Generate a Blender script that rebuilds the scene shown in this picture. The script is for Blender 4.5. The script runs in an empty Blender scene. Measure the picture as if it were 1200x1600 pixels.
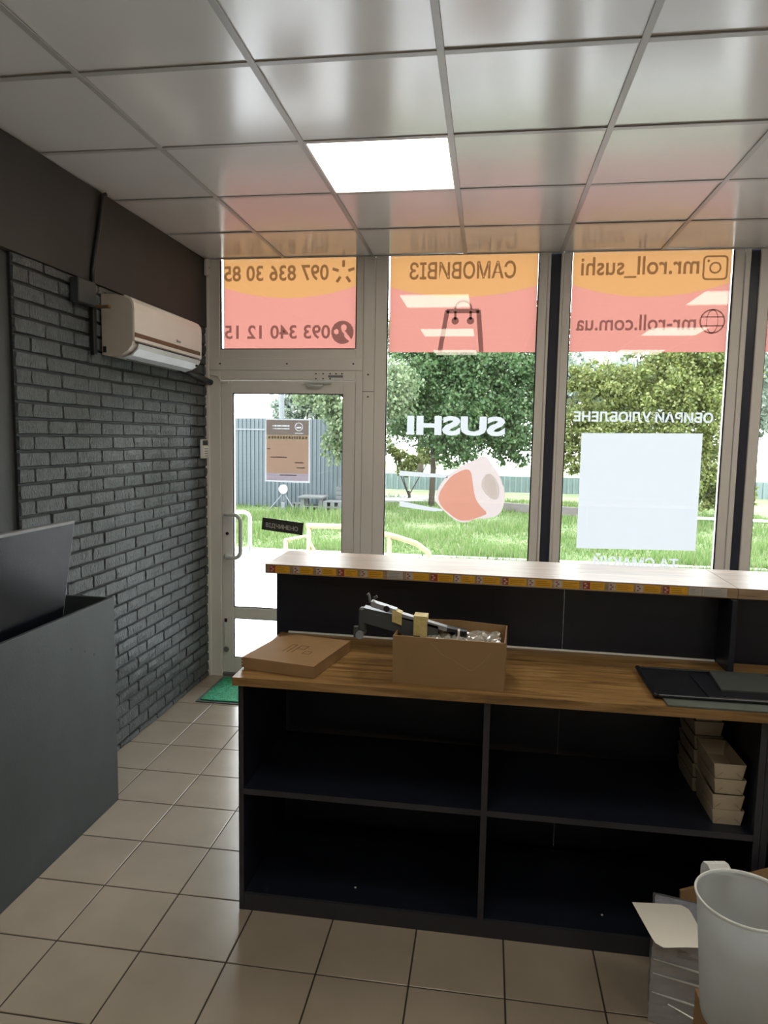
import bpy, math, random
import numpy as np
from mathutils import Vector
random.seed(7); RNG = np.random.default_rng(7)
SC = bpy.context.scene
COL = SC.collection

# ------------------------------------------------------------------ camera
def camera():
    f, yaw, pitch, roll = 1097.826, 0.14499, -0.104805, 0.0172
    cy, sy, cp, sp, cr, sr = math.cos(yaw), math.sin(yaw), math.cos(pitch), math.sin(pitch), math.cos(roll), math.sin(roll)
    fwd = Vector((-sy*cp, cy*cp, sp)); right = Vector((cy, sy, 0)); up = right.cross(fwd)
    r = right*cr + up*sr; u = -right*sr + up*cr
    cd = bpy.data.cameras.new('camera'); cd.sensor_fit = 'VERTICAL'; cd.sensor_height = 24
    cd.lens = f*24/1600; cd.clip_start = .05; cd.clip_end = 300
    c = bpy.data.objects.new('camera', cd); COL.objects.link(c)
    m = c.matrix_world
    for i in range(3):
        m[i][0] = r[i]; m[i][1] = u[i]; m[i][2] = -fwd[i]
    m[0][3], m[1][3], m[2][3] = 1.9525, -4.6649, 1.7139
    c.matrix_world = m
    SC.camera = c
camera()
# ------------------------------------------------------------------ world, exposure
W = bpy.data.worlds.new('overcast_sky'); SC.world = W; W.use_nodes = True
bg = W.node_tree.nodes['Background']; bg.inputs[0].default_value = (.93, .97, 1, 1); bg.inputs[1].default_value = 4.7
SC.view_settings.view_transform = 'Standard'; SC.view_settings.look = 'None'
SC.view_settings.exposure = 1.35; SC.view_settings.gamma = 1; SC.view_settings.use_curve_mapping = False
LAMP = 3.6

# ------------------------------------------------------------------ materials
def nt(name):
    m = bpy.data.materials.new(name); m.use_nodes = True
    t = m.node_tree; return m, t.nodes, t.links, t.nodes['Principled BSDF']
def coords(n, l, scale=(1, 1, 1), kind='Object', rnd=False):
    tc = n.new('ShaderNodeTexCoord'); mp = n.new('ShaderNodeMapping'); mp.inputs['Scale'].default_value = scale
    l.new(tc.outputs[kind], mp.inputs[0])
    if rnd:
        oi = n.new('ShaderNodeObjectInfo'); mu = n.new('ShaderNodeMath'); mu.operation = 'MULTIPLY'; mu.inputs[1].default_value = 37
        l.new(oi.outputs['Random'], mu.inputs[0]); l.new(mu.outputs[0], mp.inputs['Location'])
    return mp
def P(name, col, rough=.5, metal=0, var=.08, vscale=6, bump=0, bscale=40, spec=.5, stretch=(1, 1, 1), rnd=False, col2=None, trans=0, detail=4, dist=0):
    m, n, l, b = nt(name)
    b.inputs['Roughness'].default_value = rough; b.inputs['Metallic'].default_value = metal
    b.inputs['Specular IOR Level'].default_value = spec
    c = coords(n, l, stretch, rnd=rnd)
    nz = n.new('ShaderNodeTexNoise'); nz.inputs['Scale'].default_value = vscale; nz.inputs['Detail'].default_value = detail; nz.inputs['Distortion'].default_value = dist
    l.new(c.outputs[0], nz.inputs[0])
    r = n.new('ShaderNodeValToRGB'); e = r.color_ramp.elements
    e[0].position = .3; e[1].position = .7
    c2 = col2 or tuple(min(1, v*(1+var)) for v in col); c1 = col if col2 else tuple(v*(1-var) for v in col)
    e[0].color = (*c1, 1); e[1].color = (*c2, 1)
    l.new(nz.outputs[0], r.inputs[0]); l.new(r.outputs[0], b.inputs['Base Color'])
    if bump:
        nb = n.new('ShaderNodeTexNoise'); nb.inputs['Scale'].default_value = bscale; nb.inputs['Detail'].default_value = 3; nb.inputs['Distortion'].default_value = dist
        l.new(c.outputs[0], nb.inputs[0])
        bp = n.new('ShaderNodeBump'); bp.inputs['Strength'].default_value = bump; bp.inputs['Distance'].default_value = .01
        l.new(nb.outputs[0], bp.inputs['Height']); l.new(bp.outputs[0], b.inputs['Normal'])
    if trans: b.inputs['Transmission Weight'].default_value = trans
    return m
def translucent(name, col, t=1.0, see=0.0, gloss=0.0, rough=.4, refl=None):
    """thin sheet: scatters light through (t) and back, lets a little straight through (see)"""
    m, n, l, b = nt(name); n.remove(b); out = n['Material Output']
    tr = n.new('ShaderNodeBsdfTranslucent'); tr.inputs[0].default_value = (*col, 1)
    df = n.new('ShaderNodeBsdfDiffuse'); df.inputs[0].default_value = (*(refl or col), 1)
    mx = n.new('ShaderNodeMixShader'); mx.inputs[0].default_value = t
    l.new(df.outputs[0], mx.inputs[1]); l.new(tr.outputs[0], mx.inputs[2]); last = mx
    if see:
        tp = n.new('ShaderNodeBsdfTransparent'); tp.inputs[0].default_value = (1, 1, 1, 1)
        m2 = n.new('ShaderNodeMixShader'); m2.inputs[0].default_value = see
        l.new(last.outputs[0], m2.inputs[1]); l.new(tp.outputs[0], m2.inputs[2]); last = m2
    if gloss:
        g = n.new('ShaderNodeBsdfGlossy'); g.inputs['Roughness'].default_value = rough
        m3 = n.new('ShaderNodeMixShader'); m3.inputs[0].default_value = gloss
        l.new(last.outputs[0], m3.inputs[1]); l.new(g.outputs[0], m3.inputs[2]); last = m3
    l.new(last.outputs[0], out.inputs[0]); return m
def glass(name, tint=(.985, .995, .99), ior=1.5):
    m, n, l, b = nt(name); n.remove(b); out = n['Material Output']
    tp = n.new('ShaderNodeBsdfTransparent'); tp.inputs[0].default_value = (*tint, 1)
    g = n.new('ShaderNodeBsdfGlossy'); g.inputs['Roughness'].default_value = 0.0
    fr = n.new('ShaderNodeFresnel'); fr.inputs[0].default_value = ior
    mx = n.new('ShaderNodeMixShader'); l.new(fr.outputs[0], mx.inputs[0]); l.new(tp.outputs[0], mx.inputs[1]); l.new(g.outputs[0], mx.inputs[2])
    l.new(mx.outputs[0], out.inputs[0]); return m
def emit(name, col, s):
    m, n, l, b = nt(name); n.remove(b)
    e = n.new('ShaderNodeEmission'); e.inputs[0].default_value = (*col, 1); e.inputs[1].default_value = s
    l.new(e.outputs[0], n['Material Output'].inputs[0]); return m
def wood(name, a, b_, c_, rough=.4, sc=(1.2, 14, 14)):
    m, n, l, b = nt(name); b.inputs['Roughness'].default_value = rough
    mp = coords(n, l, sc)
    nz = n.new('ShaderNodeTexNoise'); nz.inputs['Scale'].default_value = 2.2; nz.inputs['Detail'].default_value = 7; nz.inputs['Roughness'].default_value = .62; nz.inputs['Distortion'].default_value = 1.1
    l.new(mp.outputs[0], nz.inputs[0])
    r = n.new('ShaderNodeValToRGB'); e = r.color_ramp.elements; e[0].position = .28; e[0].color = (*a, 1); e[1].position = .72; e[1].color = (*c_, 1)
    k = e.new(.48); k.color = (*b_, 1)
    l.new(nz.outputs[0], r.inputs[0])
    # staves: strips of slightly different tone
    mp2 = coords(n, l, (1.1, 9, 0.01)); vo = n.new('ShaderNodeTexVoronoi'); vo.inputs['Scale'].default_value = 1.5
    l.new(mp2.outputs[0], vo.inputs[0])
    hs = n.new('ShaderNodeMixRGB'); hs.blend_type = 'MULTIPLY'; hs.inputs[0].default_value = .35
    bw = n.new('ShaderNodeSeparateColor'); l.new(vo.outputs['Color'], bw.inputs[0])
    mr = n.new('ShaderNodeMapRange'); mr.inputs['To Min'].default_value = .55; mr.inputs['To Max'].default_value = 1.1; l.new(bw.outputs[0], mr.inputs[0])
    cc = n.new('ShaderNodeCombineColor'); [l.new(mr.outputs[0], cc.inputs[i]) for i in range(3)]
    l.new(r.outputs[0], hs.inputs[1]); l.new(cc.outputs[0], hs.inputs[2]); l.new(hs.outputs[0], b.inputs['Base Color'])
    bp = n.new('ShaderNodeBump'); bp.inputs['Strength'].default_value = .12; bp.inputs['Distance'].default_value = .004
    l.new(nz.outputs[0], bp.inputs['Height']); l.new(bp.outputs[0], b.inputs['Normal'])
    return m
def leafmat(name, c1, c2, c3):
    m, n, l, b = nt(name); out = n['Material Output']
    ge = n.new('ShaderNodeNewGeometry'); r = n.new('ShaderNodeValToRGB'); e = r.color_ramp.elements
    e[0].color = (*c1, 1); e[1].color = (*c3, 1); k = e.new(.5); k.color = (*c2, 1)
    l.new(ge.outputs['Random Per Island'], r.inputs[0]); l.new(r.outputs[0], b.inputs['Base Color']); b.inputs['Roughness'].default_value = .55
    tr = n.new('ShaderNodeBsdfTranslucent'); l.new(r.outputs[0], tr.inputs[0])
    mx = n.new('ShaderNodeMixShader'); mx.inputs[0].default_value = .45
    l.new(b.outputs[0], mx.inputs[1]); l.new(tr.outputs[0], mx.inputs[2]); l.new(mx.outputs[0], out.inputs[0]); return m

M = {}
M['pvc'] = P('white_pvc', (.82, .79, .75), .35, var=.03, vscale=3)
M['gasket'] = P('black_rubber', (.012, .012, .013), .6)
M['navy'] = P('navy_laminate', (.0085, .011, .022), .42, var=.12, vscale=9)
M['navy_edge'] = P('navy_edge_band', (.030, .031, .040), .45, var=.1)
M['darkpost'] = P('dark_blue_steel', (.028, .031, .052), .4)
M['charcoal'] = P('charcoal_paint_board', (.042, .052, .057), .55, var=.12, vscale=5, bump=.05, bscale=90)
M['plaster'] = P('charcoal_plaster', (.046, .05, .05), .6, var=.1, vscale=3, bump=.06, bscale=60)
M['band'] = P('dark_gypsum_band', (.05, .047, .043), .7, var=.1, vscale=2.2, bump=.03, bscale=70)
M['brick'] = P('slate_painted_brick', (.078, .092, .100), .42, var=.22, vscale=14, bump=.9, bscale=26, rnd=True, stretch=(1, 2.2, .8), dist=2.2)
M['mortar'] = P('dark_painted_mortar', (.022, .026, .029), .6, var=.2, vscale=30)
M['tile'] = P('beige_floor_tile', (.36, .305, .245), .24, var=.07, vscale=5, bump=.02, bscale=25, rnd=True)
M['grout'] = P('brown_grout', (.035, .027, .02), .85)
M['ceil'] = P('glossy_white_ceiling_tile', (.88, .88, .88), .17, var=.025, vscale=2.5, bump=.02, bscale=3, rnd=True, spec=1.0)
M['tbar'] = P('white_grid_metal', (.48, .48, .475), .35, var=.03)
M['slab'] = P('grey_concrete_slab', (.12, .12, .12), .9)
M['offwall'] = P('light_room_paint', (.72, .70, .67), .6, var=.04)
M['oak'] = wood('oak_worktop', (.10, .05, .017), (.27, .150, .050), (.45, .28, .115), .38)
M['oakglare'] = wood('oak_bar_top_glare', (.24, .15, .08), (.37, .25, .15), (.47, .35, .23), .33)  # same oak as the worktop, window glare painted in as a lighter colour
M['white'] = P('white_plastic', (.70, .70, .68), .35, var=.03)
M['cream'] = P('warm_white_plastic', (.80, .77, .71), .32, var=.03)
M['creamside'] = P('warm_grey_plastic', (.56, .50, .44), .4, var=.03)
M['gold'] = P('bronze_trim', (.11, .065, .022), .3, metal=.4)
M['lightgrey'] = P('light_grey_plastic', (.70, .74, .78), .35)
M['black'] = P('black_plastic', (.012, .013, .015), .4, var=.2)
M['screen'] = P('black_glossy_screen', (.006, .007, .011), .22, var=.02, spec=.14)
M['bezel'] = P('grey_bezel', (.22, .23, .25), .35)
M['steel'] = P('brushed_steel', (.45, .45, .45), .35, metal=.8)
M['handle'] = P('white_powder_coat', (.62, .65, .64), .35)
M['matgreen'] = P('green_mat_pile', (.01, .20, .09), .8, col2=(.05, .48, .25), vscale=34, bump=1, bscale=60, dist=1.5)
M['matedge'] = P('grey_rubber_edge', (.07, .10, .095), .7)
M['kraft'] = P('kraft_cardboard', (.34, .205, .095), .7, var=.06, vscale=12, bump=.03, bscale=200)
M['carton'] = P('brown_carton', (.30, .185, .085), .75, var=.06, vscale=8, bump=.04, bscale=150)
M['cartonin'] = P('brown_carton_core', (.40, .27, .15), .8, var=.12, vscale=60)
M['paperbox'] = P('beige_paper_box', (.50, .42, .31), .7, var=.05, vscale=20)
M['inkline'] = P('brown_ink', (.16, .085, .035), .7)
M['tape'] = P('yellow_masking_tape', (.62, .50, .21), .6, var=.1, vscale=40, bump=.15, bscale=120)
M['greymetal'] = P('grey_painted_metal', (.065, .075, .08), .38, var=.1)
M['midgrey'] = P('mid_grey_metal', (.26, .28, .31), .35, var=.1)
M['traygrey'] = P('grey_green_board', (.105, .125, .115), .5, var=.15, vscale=18)
M['trayblack'] = P('black_tray_plastic', (.010, .012, .018), .33, var=.3, vscale=12)
M['darkgrey'] = P('dark_grey_plate', (.052, .06, .06), .45, var=.12)
M['sheet'] = P('cream_card_sheet', (.82, .80, .75), .6, var=.02)
M['packtop'] = P('lilac_wrapped_card', (.29, .295, .36), .28, var=.22, vscale=26, bump=.5, bscale=30, stretch=(1, 1, 4))
M['packedge'] = P('grey_blue_box_edge', (.50, .55, .68), .4, var=.18, vscale=40)
M['wrap'] = translucent('clear_stretch_wrap', (.6, .63, .7), .3, see=.45, gloss=.3, rough=.2)
M['bubble'] = translucent('crumpled_clear_plastic', (.6, .58, .52), .3, see=.35, gloss=.35, rough=.18)
M['jug'] = translucent('frosted_polypropylene', (.72, .76, .78), .60, see=.34, gloss=.08, rough=.25)
M['jugrim'] = translucent('frosted_polypropylene_rim', (.85, .88, .88), .4, gloss=.12, rough=.2)
M['glass'] = glass('window_glass')
M['red'] = translucent('red_window_film', (.165, .066, .054), .92)
M['yellow'] = translucent('yellow_window_film', (.160, .079, .030), .92)
M['brownink'] = translucent('brown_film_lettering', (.36, .32, .31), .9)
M['brownicon'] = translucent('brown_film_icon', (.33, .30, .29), .9)
M['whitefilm'] = translucent('white_window_sticker', (.158, .162, .168), .9)
M['pink'] = translucent('salmon_sticker_print', (.93, .50, .38), .96)
M['palepink'] = translucent('pale_sticker_print', (.168, .142, .136), .92)
M['paleover'] = translucent('pale_sticker_overprint', (.95, .93, .90), .97)
M['greyprint'] = translucent('grey_sticker_print', (.80, .78, .74), .96)
M['signdark'] = P('dark_sign_board', (.05, .047, .04), .5)
M['signtext'] = P('grey_sign_letter', (.72, .70, .68), .5)
M['posterhead'] = translucent('poster_grey_brown', (.32, .25, .21), .95)
M['posterbody'] = translucent('poster_terracotta', (.58, .37, .26), .95)
M['postergold'] = translucent('poster_ochre', (.52, .38, .25), .95)
M['posterfoot'] = translucent('poster_lilac', (.56, .46, .50), .95)
M['postertext'] = translucent('poster_dark_print', (.6, .55, .5), .95)
M['labelyellow'] = P('yellow_price_label', (.72, .38, .015), .5, var=.1)
M['labelink'] = P('dark_label_print', (.30, .15, .01), .6)
M['labelwhite'] = P('grey_white_label', (.50, .47, .42), .5)
M['labelred'] = P('red_label_print', (.32, .035, .02), .5)
M['lampdiff'] = emit('lit_lamp_diffuser', (1, .91, .74), LAMP)
# outdoors
M['paving'] = P('pale_concrete_paver', (.42, .42, .43), .8, var=.08, vscale=8, rnd=True, bump=.1, bscale=60)
M['soil'] = P('lawn_soil_green', (.06, .10, .03), .95, col2=(.12, .14, .065), vscale=1.3)
M['kerb'] = P('grey_kerb_stone', (.26, .25, .24), .85)
M['road'] = P('pale_asphalt', (.30, .30, .30), .9)
M['concrete'] = P('dark_concrete_beam', (.085, .075, .07), .9, var=.15)
M['fence'] = P('blue_grey_profiled_sheet', (.045, .062, .070), .5, var=.06, vscale=2)
M['teal'] = P('teal_profiled_sheet', (.10, .14, .135), .6)
M['rail'] = P('pale_yellow_paint', (.27, .19, .10), .5)
M['bark'] = P('grey_brown_bark', (.055, .043, .034), .9, var=.3, vscale=20)
M['pallet'] = P('weathered_grey_timber', (.07, .075, .075), .85, var=.2, vscale=15)
M['wire'] = P('grey_cable', (.10, .11, .12), .7)
M['grass'] = leafmat('grass_blade', (0.058, 0.115, 0.024), (0.100, 0.172, 0.042), (0.176, 0.200, 0.096))
M['leafA'] = leafmat('green_leaf', (0.026, 0.066, 0.022), (0.050, 0.108, 0.032), (0.104, 0.148, 0.068))
M['leafB'] = leafmat('yellow_green_leaf', (0.072, 0.100, 0.028), (0.132, 0.164, 0.036), (0.200, 0.216, 0.080))
M['leafC'] = leafmat('pale_green_leaf', (0.068, 0.104, 0.048), (0.112, 0.160, 0.076), (0.184, 0.216, 0.128))
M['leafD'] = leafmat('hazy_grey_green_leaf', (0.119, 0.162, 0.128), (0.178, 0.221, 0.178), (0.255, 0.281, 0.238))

# ------------------------------------------------------------------ builders
ORG = {}
class MB:
    def __init__(s): s.v = []; s.f = []
    def add(s, vs, fs):
        o = len(s.v); s.v += [tuple(v) for v in vs]; s.f += [tuple(i+o for i in f) for f in fs]; return s
    def box(s, x0, x1, y0, y1, z0, z1, bev=0):
        if bev:
            b = min(bev, (x1-x0)/2.01, (y1-y0)/2.01, (z1-z0)/2.01)
            vs = []; 
            idx = {}
            for ix, sx in ((0, -1), (1, 1)):
                for iy, sy in ((0, -1), (1, 1)):
                    for iz, sz in ((0, -1), (1, 1)):
                        X, Y, Z = (x0, x1)[ix], (y0, y1)[iy], (z0, z1)[iz]
                        for a, p in enumerate(((X, Y-sy*b, Z-sz*b), (X-sx*b, Y, Z-sz*b), (X-sx*b, Y-sy*b, Z))):
                            idx[ix, iy, iz, a] = len(vs); vs.append(p)
            fs = []
            for a in range(3):
                o = [i for i in range(3) if i != a]
                for e in (0, 1):
                    q = []
                    for u, w in ((0, 0), (1, 0), (1, 1), (0, 1)):
                        k = [0, 0, 0]; k[a] = e; k[o[0]] = u; k[o[1]] = w; q.append(idx[(*k, a)])
                    fs.append(q if (e == 1) != (a == 1) else q[::-1])
                for u in (0, 1):
                    for w in (0, 1):
                        k0 = [0, 0, 0]; k0[a] = 0; k0[o[0]] = u; k0[o[1]] = w; k1 = list(k0); k1[a] = 1
                        fs.append([idx[(*k0, o[0])], idx[(*k1, o[0])], idx[(*k1, o[1])], idx[(*k0, o[1])]])
            for ix in (0, 1):
                for iy in (0, 1):
                    for iz in (0, 1): fs.append([idx[ix, iy, iz, 0], idx[ix, iy, iz, 1], idx[ix, iy, iz, 2]])
            return s.add(vs, fs)
        vs = [(x, y, z) for x in (x0, x1) for y in (y0, y1) for z in (z0, z1)]
        return s.add(vs, [(0, 1, 3, 2), (4, 6, 7, 5), (0, 4, 5, 1), (2, 3, 7, 6), (0, 2, 6, 4), (1, 5, 7, 3)])
    def tube(s, pts, r, n=10, cap=True):
        pts = [Vector(p) for p in pts]; rs = r if isinstance(r, (list, tuple)) else [r]*len(pts)
        rings = []; prev = None
        for i, p in enumerate(pts):
            d = (pts[min(i+1, len(pts)-1)]-pts[max(i-1, 0)]).normalized()
            a = prev if prev is not None else (Vector((0, 0, 1)) if abs(d.z) < .9 else Vector((1, 0, 0)))
            u = (a - d*a.dot(d)).normalized(); prev = u; w = d.cross(u)
            rings.append([p+(u*math.cos(t)+w*math.sin(t))*rs[i] for t in [2*math.pi*k/n for k in range(n)]])
        vs = [v for q in rings for v in q]; fs = []
        for i in range(len(pts)-1):
            for k in range(n): fs.append((i*n+k, i*n+(k+1) % n, (i+1)*n+(k+1) % n, (i+1)*n+k))
        if cap: fs += [tuple(range(n))[::-1], tuple((len(pts)-1)*n+k for k in range(n))]
        return s.add(vs, fs)
    def prism(s, poly, axis, a, b):
        """poly: 2D points; axis 0/1/2 is the extrusion axis from a to b"""
        def mk(p, t): return (t, p[0], p[1]) if axis == 0 else ((p[0], t, p[1]) if axis == 1 else (p[0], p[1], t))
        n = len(poly); vs = [mk(p, a) for p in poly]+[mk(p, b) for p in poly]
        fs = [tuple(range(n))[::-1], tuple(range(n, 2*n))]+[(i, (i+1) % n, n+(i+1) % n, n+i) for i in range(n)]
        return s.add(vs, fs)
    def lathe(s, prof, cx, cy, n=32, rad=None):
        vs = []; fs = []
        for r, z in prof:
            for k in range(n):
                t = 2*math.pi*k/n; q = rad(r, z, t) if rad else r
                vs.append((cx+q*math.cos(t), cy+q*math.sin(t), z))
        for i in range(len(prof)-1):
            for k in range(n): fs.append((i*n+k, i*n+(k+1) % n, (i+1)*n+(k+1) % n, (i+1)*n+k))
        return s.add(vs, fs)
    def xf(s, fn): s.v = [tuple(fn(*v)) for v in s.v]; return s
    def build(s, name, mat, parent=None, smooth=False, fix=True):
        me = bpy.data.meshes.new(name); a = np.array(s.v); c = (a.min(0)+a.max(0))/2; c[2] = a[:, 2].min()
        me.from_pydata([tuple(v-c) for v in a], [], s.f); me.update()
        if fix:
            import bmesh
            bm = bmesh.new(); bm.from_mesh(me); bmesh.ops.recalc_face_normals(bm, faces=bm.faces); bm.to_mesh(me); bm.free()
        if smooth: me.shade_smooth()
        me.materials.append(M[mat]); o = bpy.data.objects.new(name, me)
        return link(o, parent, c)
def link(o, parent, c):
    COL.objects.link(o); c = np.array(c, float); ORG[o.name] = c
    if parent is not None: o.parent = parent; o.location = c-ORG[parent.name]
    else: o.location = c
    return o
def tag(o, label, cat, group=None):
    o['label'] = label; o['category'] = cat
    if group: o['group'] = group
    return o
def thing(name, label, cat, loc, group=None):
    return tag(link(bpy.data.objects.new(name, None), None, loc), label, cat, group)
def struct(o): o['kind'] = 'structure'; return o
def sempty(name, loc): return struct(link(bpy.data.objects.new(name, None), None, loc))
def bx(name, mat, parent, *d, bev=0): return MB().box(*d, bev=bev).build(name, mat, parent)
def copy_piece(src, parent, c, scale=None, rot=None):
    o = src.copy(); link(o, parent, c)
    if scale: o.scale = scale
    if rot: o.rotation_euler = rot
    return o
def plab(o, s): o['label'] = s; return o
def rotz(cx, cy, a):
    ca, sa = math.cos(a), math.sin(a)
    return lambda x, y, z: (cx+(x-cx)*ca-(y-cy)*sa, cy+(x-cx)*sa+(y-cy)*ca, z)

# text -> flat mesh filling x0..x1, z0..z1 in plane y
def text(s, x0, x1, z0, z1, y, mat, parent, mirror=True, bold=.02, name='lettering', skew=0.0, thick=0.0):
    cu = bpy.data.curves.new('t', 'FONT'); cu.body = s; cu.size = 1; cu.offset = bold; cu.resolution_u = 3
    ob = bpy.data.objects.new('t', cu); COL.objects.link(ob)
    dg = bpy.context.evaluated_depsgraph_get(); me = bpy.data.meshes.new_from_object(ob.evaluated_get(dg))
    n = len(me.vertices); a = np.zeros(n*3); me.vertices.foreach_get('co', a); a = a.reshape(-1, 3)
    fs = [tuple(p.vertices) for p in me.polygons]
    bpy.data.objects.remove(ob); bpy.data.meshes.remove(me); bpy.data.curves.remove(cu)
    lo, hi = a.min(0), a.max(0); u = (a[:, 0]-lo[0])/(hi[0]-lo[0]); w = (a[:, 1]-lo[1])/(hi[1]-lo[1])
    X = x1-u*(x1-x0) if mirror else x0+u*(x1-x0)
    Z = z0+w*(z1-z0)+skew*(X-x0)
    b = MB(); b.v = [(X[i], y, Z[i]) for i in range(n)]; b.f = fs
    return b.build(name, mat, parent, fix=False)
def flat(poly, y, name, mat, parent, thick=0):
    b = MB()
    if thick: b.prism(poly, 1, y, y+thick)
    else: b.add([(p[0], y, p[1]) for p in poly], [tuple(range(len(poly)))])
    return b.build(name, mat, parent, fix=bool(thick))
def ringpoly(cx, cz, r0, r1, n=28, sx=1, a0=0, a1=2*math.pi):
    vs = []; fs = []
    for k in range(n+1):
        t = a0+(a1-a0)*k/n
        vs += [(cx+r0*sx*math.cos(t), cz+r0*math.sin(t)), (cx+r1*sx*math.cos(t), cz+r1*math.sin(t))]
    for k in range(n): fs.append((2*k, 2*k+1, 2*k+3, 2*k+2))
    return vs, fs
def add2d(b, vf, y): return b.add([(x, y, z) for x, z in vf[0]], vf[1])
def bar2d(b, p, q, w, y):
    d = Vector((q[0]-p[0], q[1]-p[1])).normalized()*w/2; nx, nz = -d.y, d.x
    return b.add([(p[0]+nx, y, p[1]+nz), (p[0]-nx, y, p[1]-nz), (q[0]-nx, y, q[1]-nz), (q[0]+nx, y, q[1]+nz)], [(0, 1, 2, 3)])
def disc2d(b, cx, cz, r, y, n=20, sx=1): return b.add([(cx+r*sx*math.cos(2*math.pi*k/n), y, cz+r*math.sin(2*math.pi*k/n)) for k in range(n)], [tuple(range(n))])

H = 2.89; RX = 6.9; BY = -7.2
# ================================================================== STRUCTURE
def build_floor():
    fl = struct(bx('floor', 'grout', None, -.15, RX+.15, BY-.1, .09, -.2, -.002))
    g = .0025; near = {}; rest = MB()
    xs = [-.042+.3*i for i in range(0, 25)]; ys = [.072-.3*j for j in range(0, 26)]
    for i, x in enumerate(xs):
        for j, y in enumerate(ys):
            x0, x1, y0, y1 = max(x, 0), min(x+.3, RX), max(y-.3, BY), min(y, .06)
            if x1-x0 < .02 or y1-y0 < .02: continue
            if x0 < 3.5 and y0 > -4.8:
                key = (round(x1-x0, 3), round(y1-y0, 3))
                if key in near: copy_piece(near[key], fl, ((x0+x1)/2, (y0+y1)/2, -.0015+random.uniform(-.0004, .0004)))
                else: near[key] = bx('floor_tile', 'tile', fl, x0+g, x1-g, y0+g, y1-g, -.0015, .0, bev=.001) if 0 else MB().box(x0+g, x1-g, y0+g, y1-g, -.0055, 0, bev=.0015).build('floor_tile', 'tile', fl)
            else: rest.box(x0+g, x1-g, y0+g, y1-g, -.0055, 0)
    # copies sit at the same depth as their source
    for o in fl.children: o.location.z = -.0055-ORG[fl.name][2]
    r = rest.build('floor_tile_field', 'tile', fl); r['kind'] = 'stuff'
build_floor()

LAMPS = [(1.17, -1.78), (1.17, -3.58), (1.17, -5.38), (3.57, -1.78), (3.57, -3.58), (3.57, -5.38)]
def build_ceiling():
    ce = struct(bx('ceiling', 'slab', None, -.15, RX+.15, BY-.1, .12, H+.09, H+.2))
    xs = [0]+[.57+.6*i for i in range(0, 11) if .57+.6*i < RX-.1]+[RX]; ys = [BY]+[-2.38+.6*k for k in range(-8, 4)]+[0.0]
    ys = sorted(set(round(y, 3) for y in ys if y <= 0)); ys = [y for k, y in enumerate(ys) if k == 0 or y-ys[k-1] > .05]
    g = .004; made = {}
    for i in range(len(xs)-1):
        for j in range(len(ys)-1):
            x0, x1, y0, y1 = xs[i], xs[i+1], ys[j], ys[j+1]
            if any(abs(x0-a) < .02 and abs(y0-b) < .02 for a, b in LAMPS): continue
            key = (round(x1-x0, 2), round(y1-y0, 2))
            rot = (random.gauss(0, .0035), random.gauss(0, .003), 0)
            c = ((x0+x1)/2, (y0+y1)/2, H+.004+random.uniform(0, .002))
            if key in made: copy_piece(made[key], ce, c, rot=rot)
            else:
                made[key] = MB().box(x0+g, x1-g, y0+g, y1-g, H+.004, H+.012).build('ceiling_tile', 'ceil', ce)
    for x in xs[1:-1]: bx('grid_bar', 'tbar', ce, x-.012, x+.012, BY, 0.0, H-.001, H+.003, bev=.001)
    for y in ys[1:-1]:
        for i in range(len(xs)-1): bx('grid_bar', 'tbar', ce, xs[i]+(.012 if i else 0), xs[i+1]-.012, y-.012, y+.012, H-.0005, H+.003)
    MB().box(0, .02, BY, 0, H-.002, H+.003).build('wall_angle', 'tbar', ce)
    MB().box(0.02, RX, -.018, 0, H-.002, H+.003).build('wall_angle', 'tbar', ce)
build_ceiling()
for i, (x, y) in enumerate(LAMPS):
    nm = ['lit square ceiling panel in the row nearest the windows', 'lit square ceiling panel in the middle row', 'lit square ceiling panel in the row deepest inside'][i % 3]
    side = [', on the door side', ', away from the door'][i//3]
    t = thing('ceiling_light', nm+side, 'ceiling light', (x+.3, y+.3, H), 'square ceiling light panels')
    d = MB(); d.add([(x+.013, y+.013, H+.004), (x+.587, y+.013, H+.004), (x+.587, y+.587, H+.004), (x+.013, y+.587, H+.004)], [(0, 3, 2, 1)])
    d.build('diffuser', 'lampdiff', t, fix=False)
    b = MB()
    for a in ((x+.012, x+.588, y+.012, y+.016), (x+.012, x+.588, y+.584, y+.588), (x+.012, x+.016, y+.016, y+.584), (x+.584, x+.588, y+.016, y+.584)): b.box(*a, H+.001, H+.06)
    b.box(x+.016, x+.584, y+.016, y+.584, H+.055, H+.06); b.build('housing', 'tbar', t)

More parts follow.
